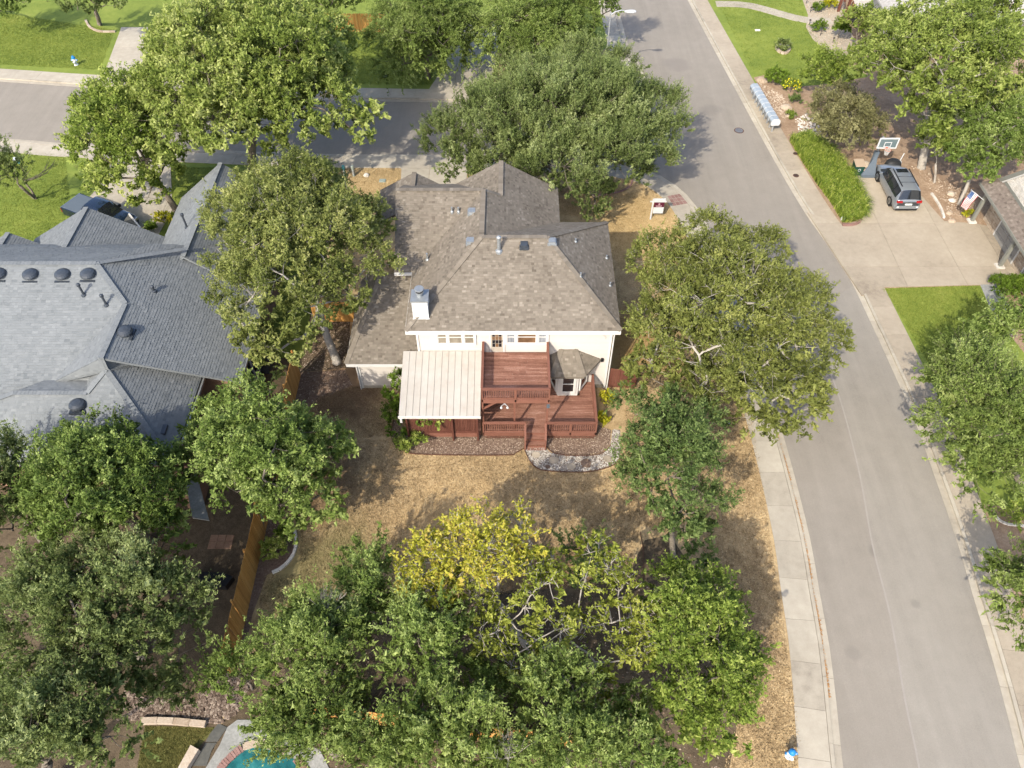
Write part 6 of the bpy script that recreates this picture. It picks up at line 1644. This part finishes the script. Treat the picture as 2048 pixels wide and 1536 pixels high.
# right roadside trees
tree('feathery green acacia like tree overhanging the right sidewalk', 'weep', masses(1975, 840, 4.2, 115, 160, 3.2, 16, .34, 60) + lobe_list([(1905, 760, 3.6, 40, 1.0), (1890, 860, 3.2, 40, 1.0), (1960, 950, 3.2, 60, 1.2), (1940, 720, 4.2, 50, 1.1)]), tuple(at(2055, 1000)), cov=3.6, trunk_r=.2, leaf=(.13, .055), clump=.75, twig=(.6, 1.3), up=.25, out=.9, rnd=.35, per=20, stems=.35)
tree('rounded live oak on the bright corner lawn', 'live_oak', masses(2015, 660, 4, 72, 70, 2.8, 11, .37, 61), cov=3.4, trunk_r=.18, tint_bias=.08, **FINE)
tree('feathery tree at the right edge by the lower sidewalk', 'weep', masses(2040, 1190, 3.4, 62, 95, 2.4, 11, .36, 62), tuple(at(2085, 1240)), cov=3.6, trunk_r=.14, leaf=(.13, .055), clump=.75, twig=(.5, 1.0), up=.25, out=.9, rnd=.35, per=18, stems=.35)
tree('low green shrub inside the white pebble ring', 'lime', masses(2035, 1030, .6, 30, 16, .5, 5, .45, 63, zmin=.3), tuple(at(2035, 1032)), cov=3, trunk_r=.02, name='shrub', cat='shrub', **FINE)
# bare branched little tree by the bird house
bt = thing('bare_tree', 'leafless dark branched small tree beside the bird house', 'tree', tuple(at(72, 398)))
mb = MB(); q0 = at(72, 398); q1 = q0 + Vector((-.2, .1, 1.6))
limb(mb, q0, q1, .09, .06, .1, 7)
for px, py, z in ((110, 320, 3), (60, 340, 2.8), (90, 345, 2.6), (45, 355, 2.4), (102, 335, 2.8)):
    e = limb(mb, q1, at(px, py, z), .045, .015, .15, 5)
    for _ in range(3): limb(mb, e[2], e[4] + Vector((random.gauss(0, .4), random.gauss(0, .4), random.uniform(0, .5))), .015, .006, .15, 4, 3)
mb.build('branches', M['bark'], bt)
# dead twigs
for px, py, z, lb in ((652, 1215, 6.0, 'pale dead twig cluster on top of the bottom left oak'), (1015, 1505, 5.4, 'brown dead branch tip on the bottom oak')):
    c = at(px, py, z); mb = MB()
    for _ in range(22):
        d = Vector((random.gauss(0, .35), random.gauss(.1, .3), random.uniform(.2, .9)))
        e = limb(mb, c - Vector((0, 0, .8)), c + d, .016, .006, .1, 4, 3)
        for _ in range(3): limb(mb, e[2], e[3] + Vector((random.gauss(0, .2), random.gauss(0, .2), random.uniform(0, .2))), .009, .004, .1, 3, 2)
    tag(mb.build('dead_branch', M['bark_pale']), lb, 'branch')

# long ornamental grass beside the garage drive
gp = P2([(1577, 280), (1612, 270), (1660, 300), (1692, 345), (1715, 380), (1728, 412), (1726, 436), (1700, 446), (1684, 446), (1660, 405), (1630, 365), (1600, 318)])
n = 11000
pt = scatter(gp, n)
a = rng.uniform(0, 6.283, n); L = rng.uniform(.5, 1.05, n)
d = np.stack([np.cos(a) * .8 + .25, np.sin(a) * .8 - .35, np.zeros(n)], 1)
s = np.stack([-np.sin(a), np.cos(a), np.zeros(n)], 1) * .022
b0 = np.concatenate([pt, np.full((n, 1), .1)], 1)
segs = []
prev = b0
for k, (f, z) in enumerate(((.12, .45), (.4, .72), (.8, .62))):
    nx = b0 + d * (L * f)[:, None]; nx[:, 2] = .1 + L * z
    w0, w1 = (1, 1, .7)[k], (1, .7, .15)[k]
    segs.append(np.stack([prev - s * w0, prev + s * w0, nx + s * w1, nx - s * w1], 1).reshape(-1, 3)); prev = nx
mat('long_grass', [(.05, .09, .012), (.16, .24, .025), (.30, .38, .05), (.48, .50, .13)], s1=1.2, w1=.35, w2=0, wt=.55, rough=.5, trans=.35)
MATS['long_grass'] = bpy.data.materials['long_grass']
tt = np.tile(np.clip(rng.normal(.5, .24, n), 0, 1), 3)
kind(link('ornamental_grass', np_mesh('ornamental_grass', np.concatenate(segs), 4, M['long_grass'], tt)), 'stuff')
# leaf litter and fallen leaves under the back trees
n = 5000
pt = scatter(P2([(700, 1230), (960, 1190), (1260, 1150), (1380, 1130), (1480, 1420), (1440, 1540), (560, 1540), (540, 1350)]), n)
kind(link('leaf_litter', np_mesh('leaf_litter', flakes(np.concatenate([pt, np.full((n, 1), .125)], 1), .09), 4, M['chips'], rng.random(n))), 'stuff')
tri = sum(len(o.data.loops) - 2 * len(o.data.polygons) for o in S.objects if o.type == 'MESH')
print('TRIS', tri, 'LEAVES', LEAVES[0], 'objects', len(S.objects))
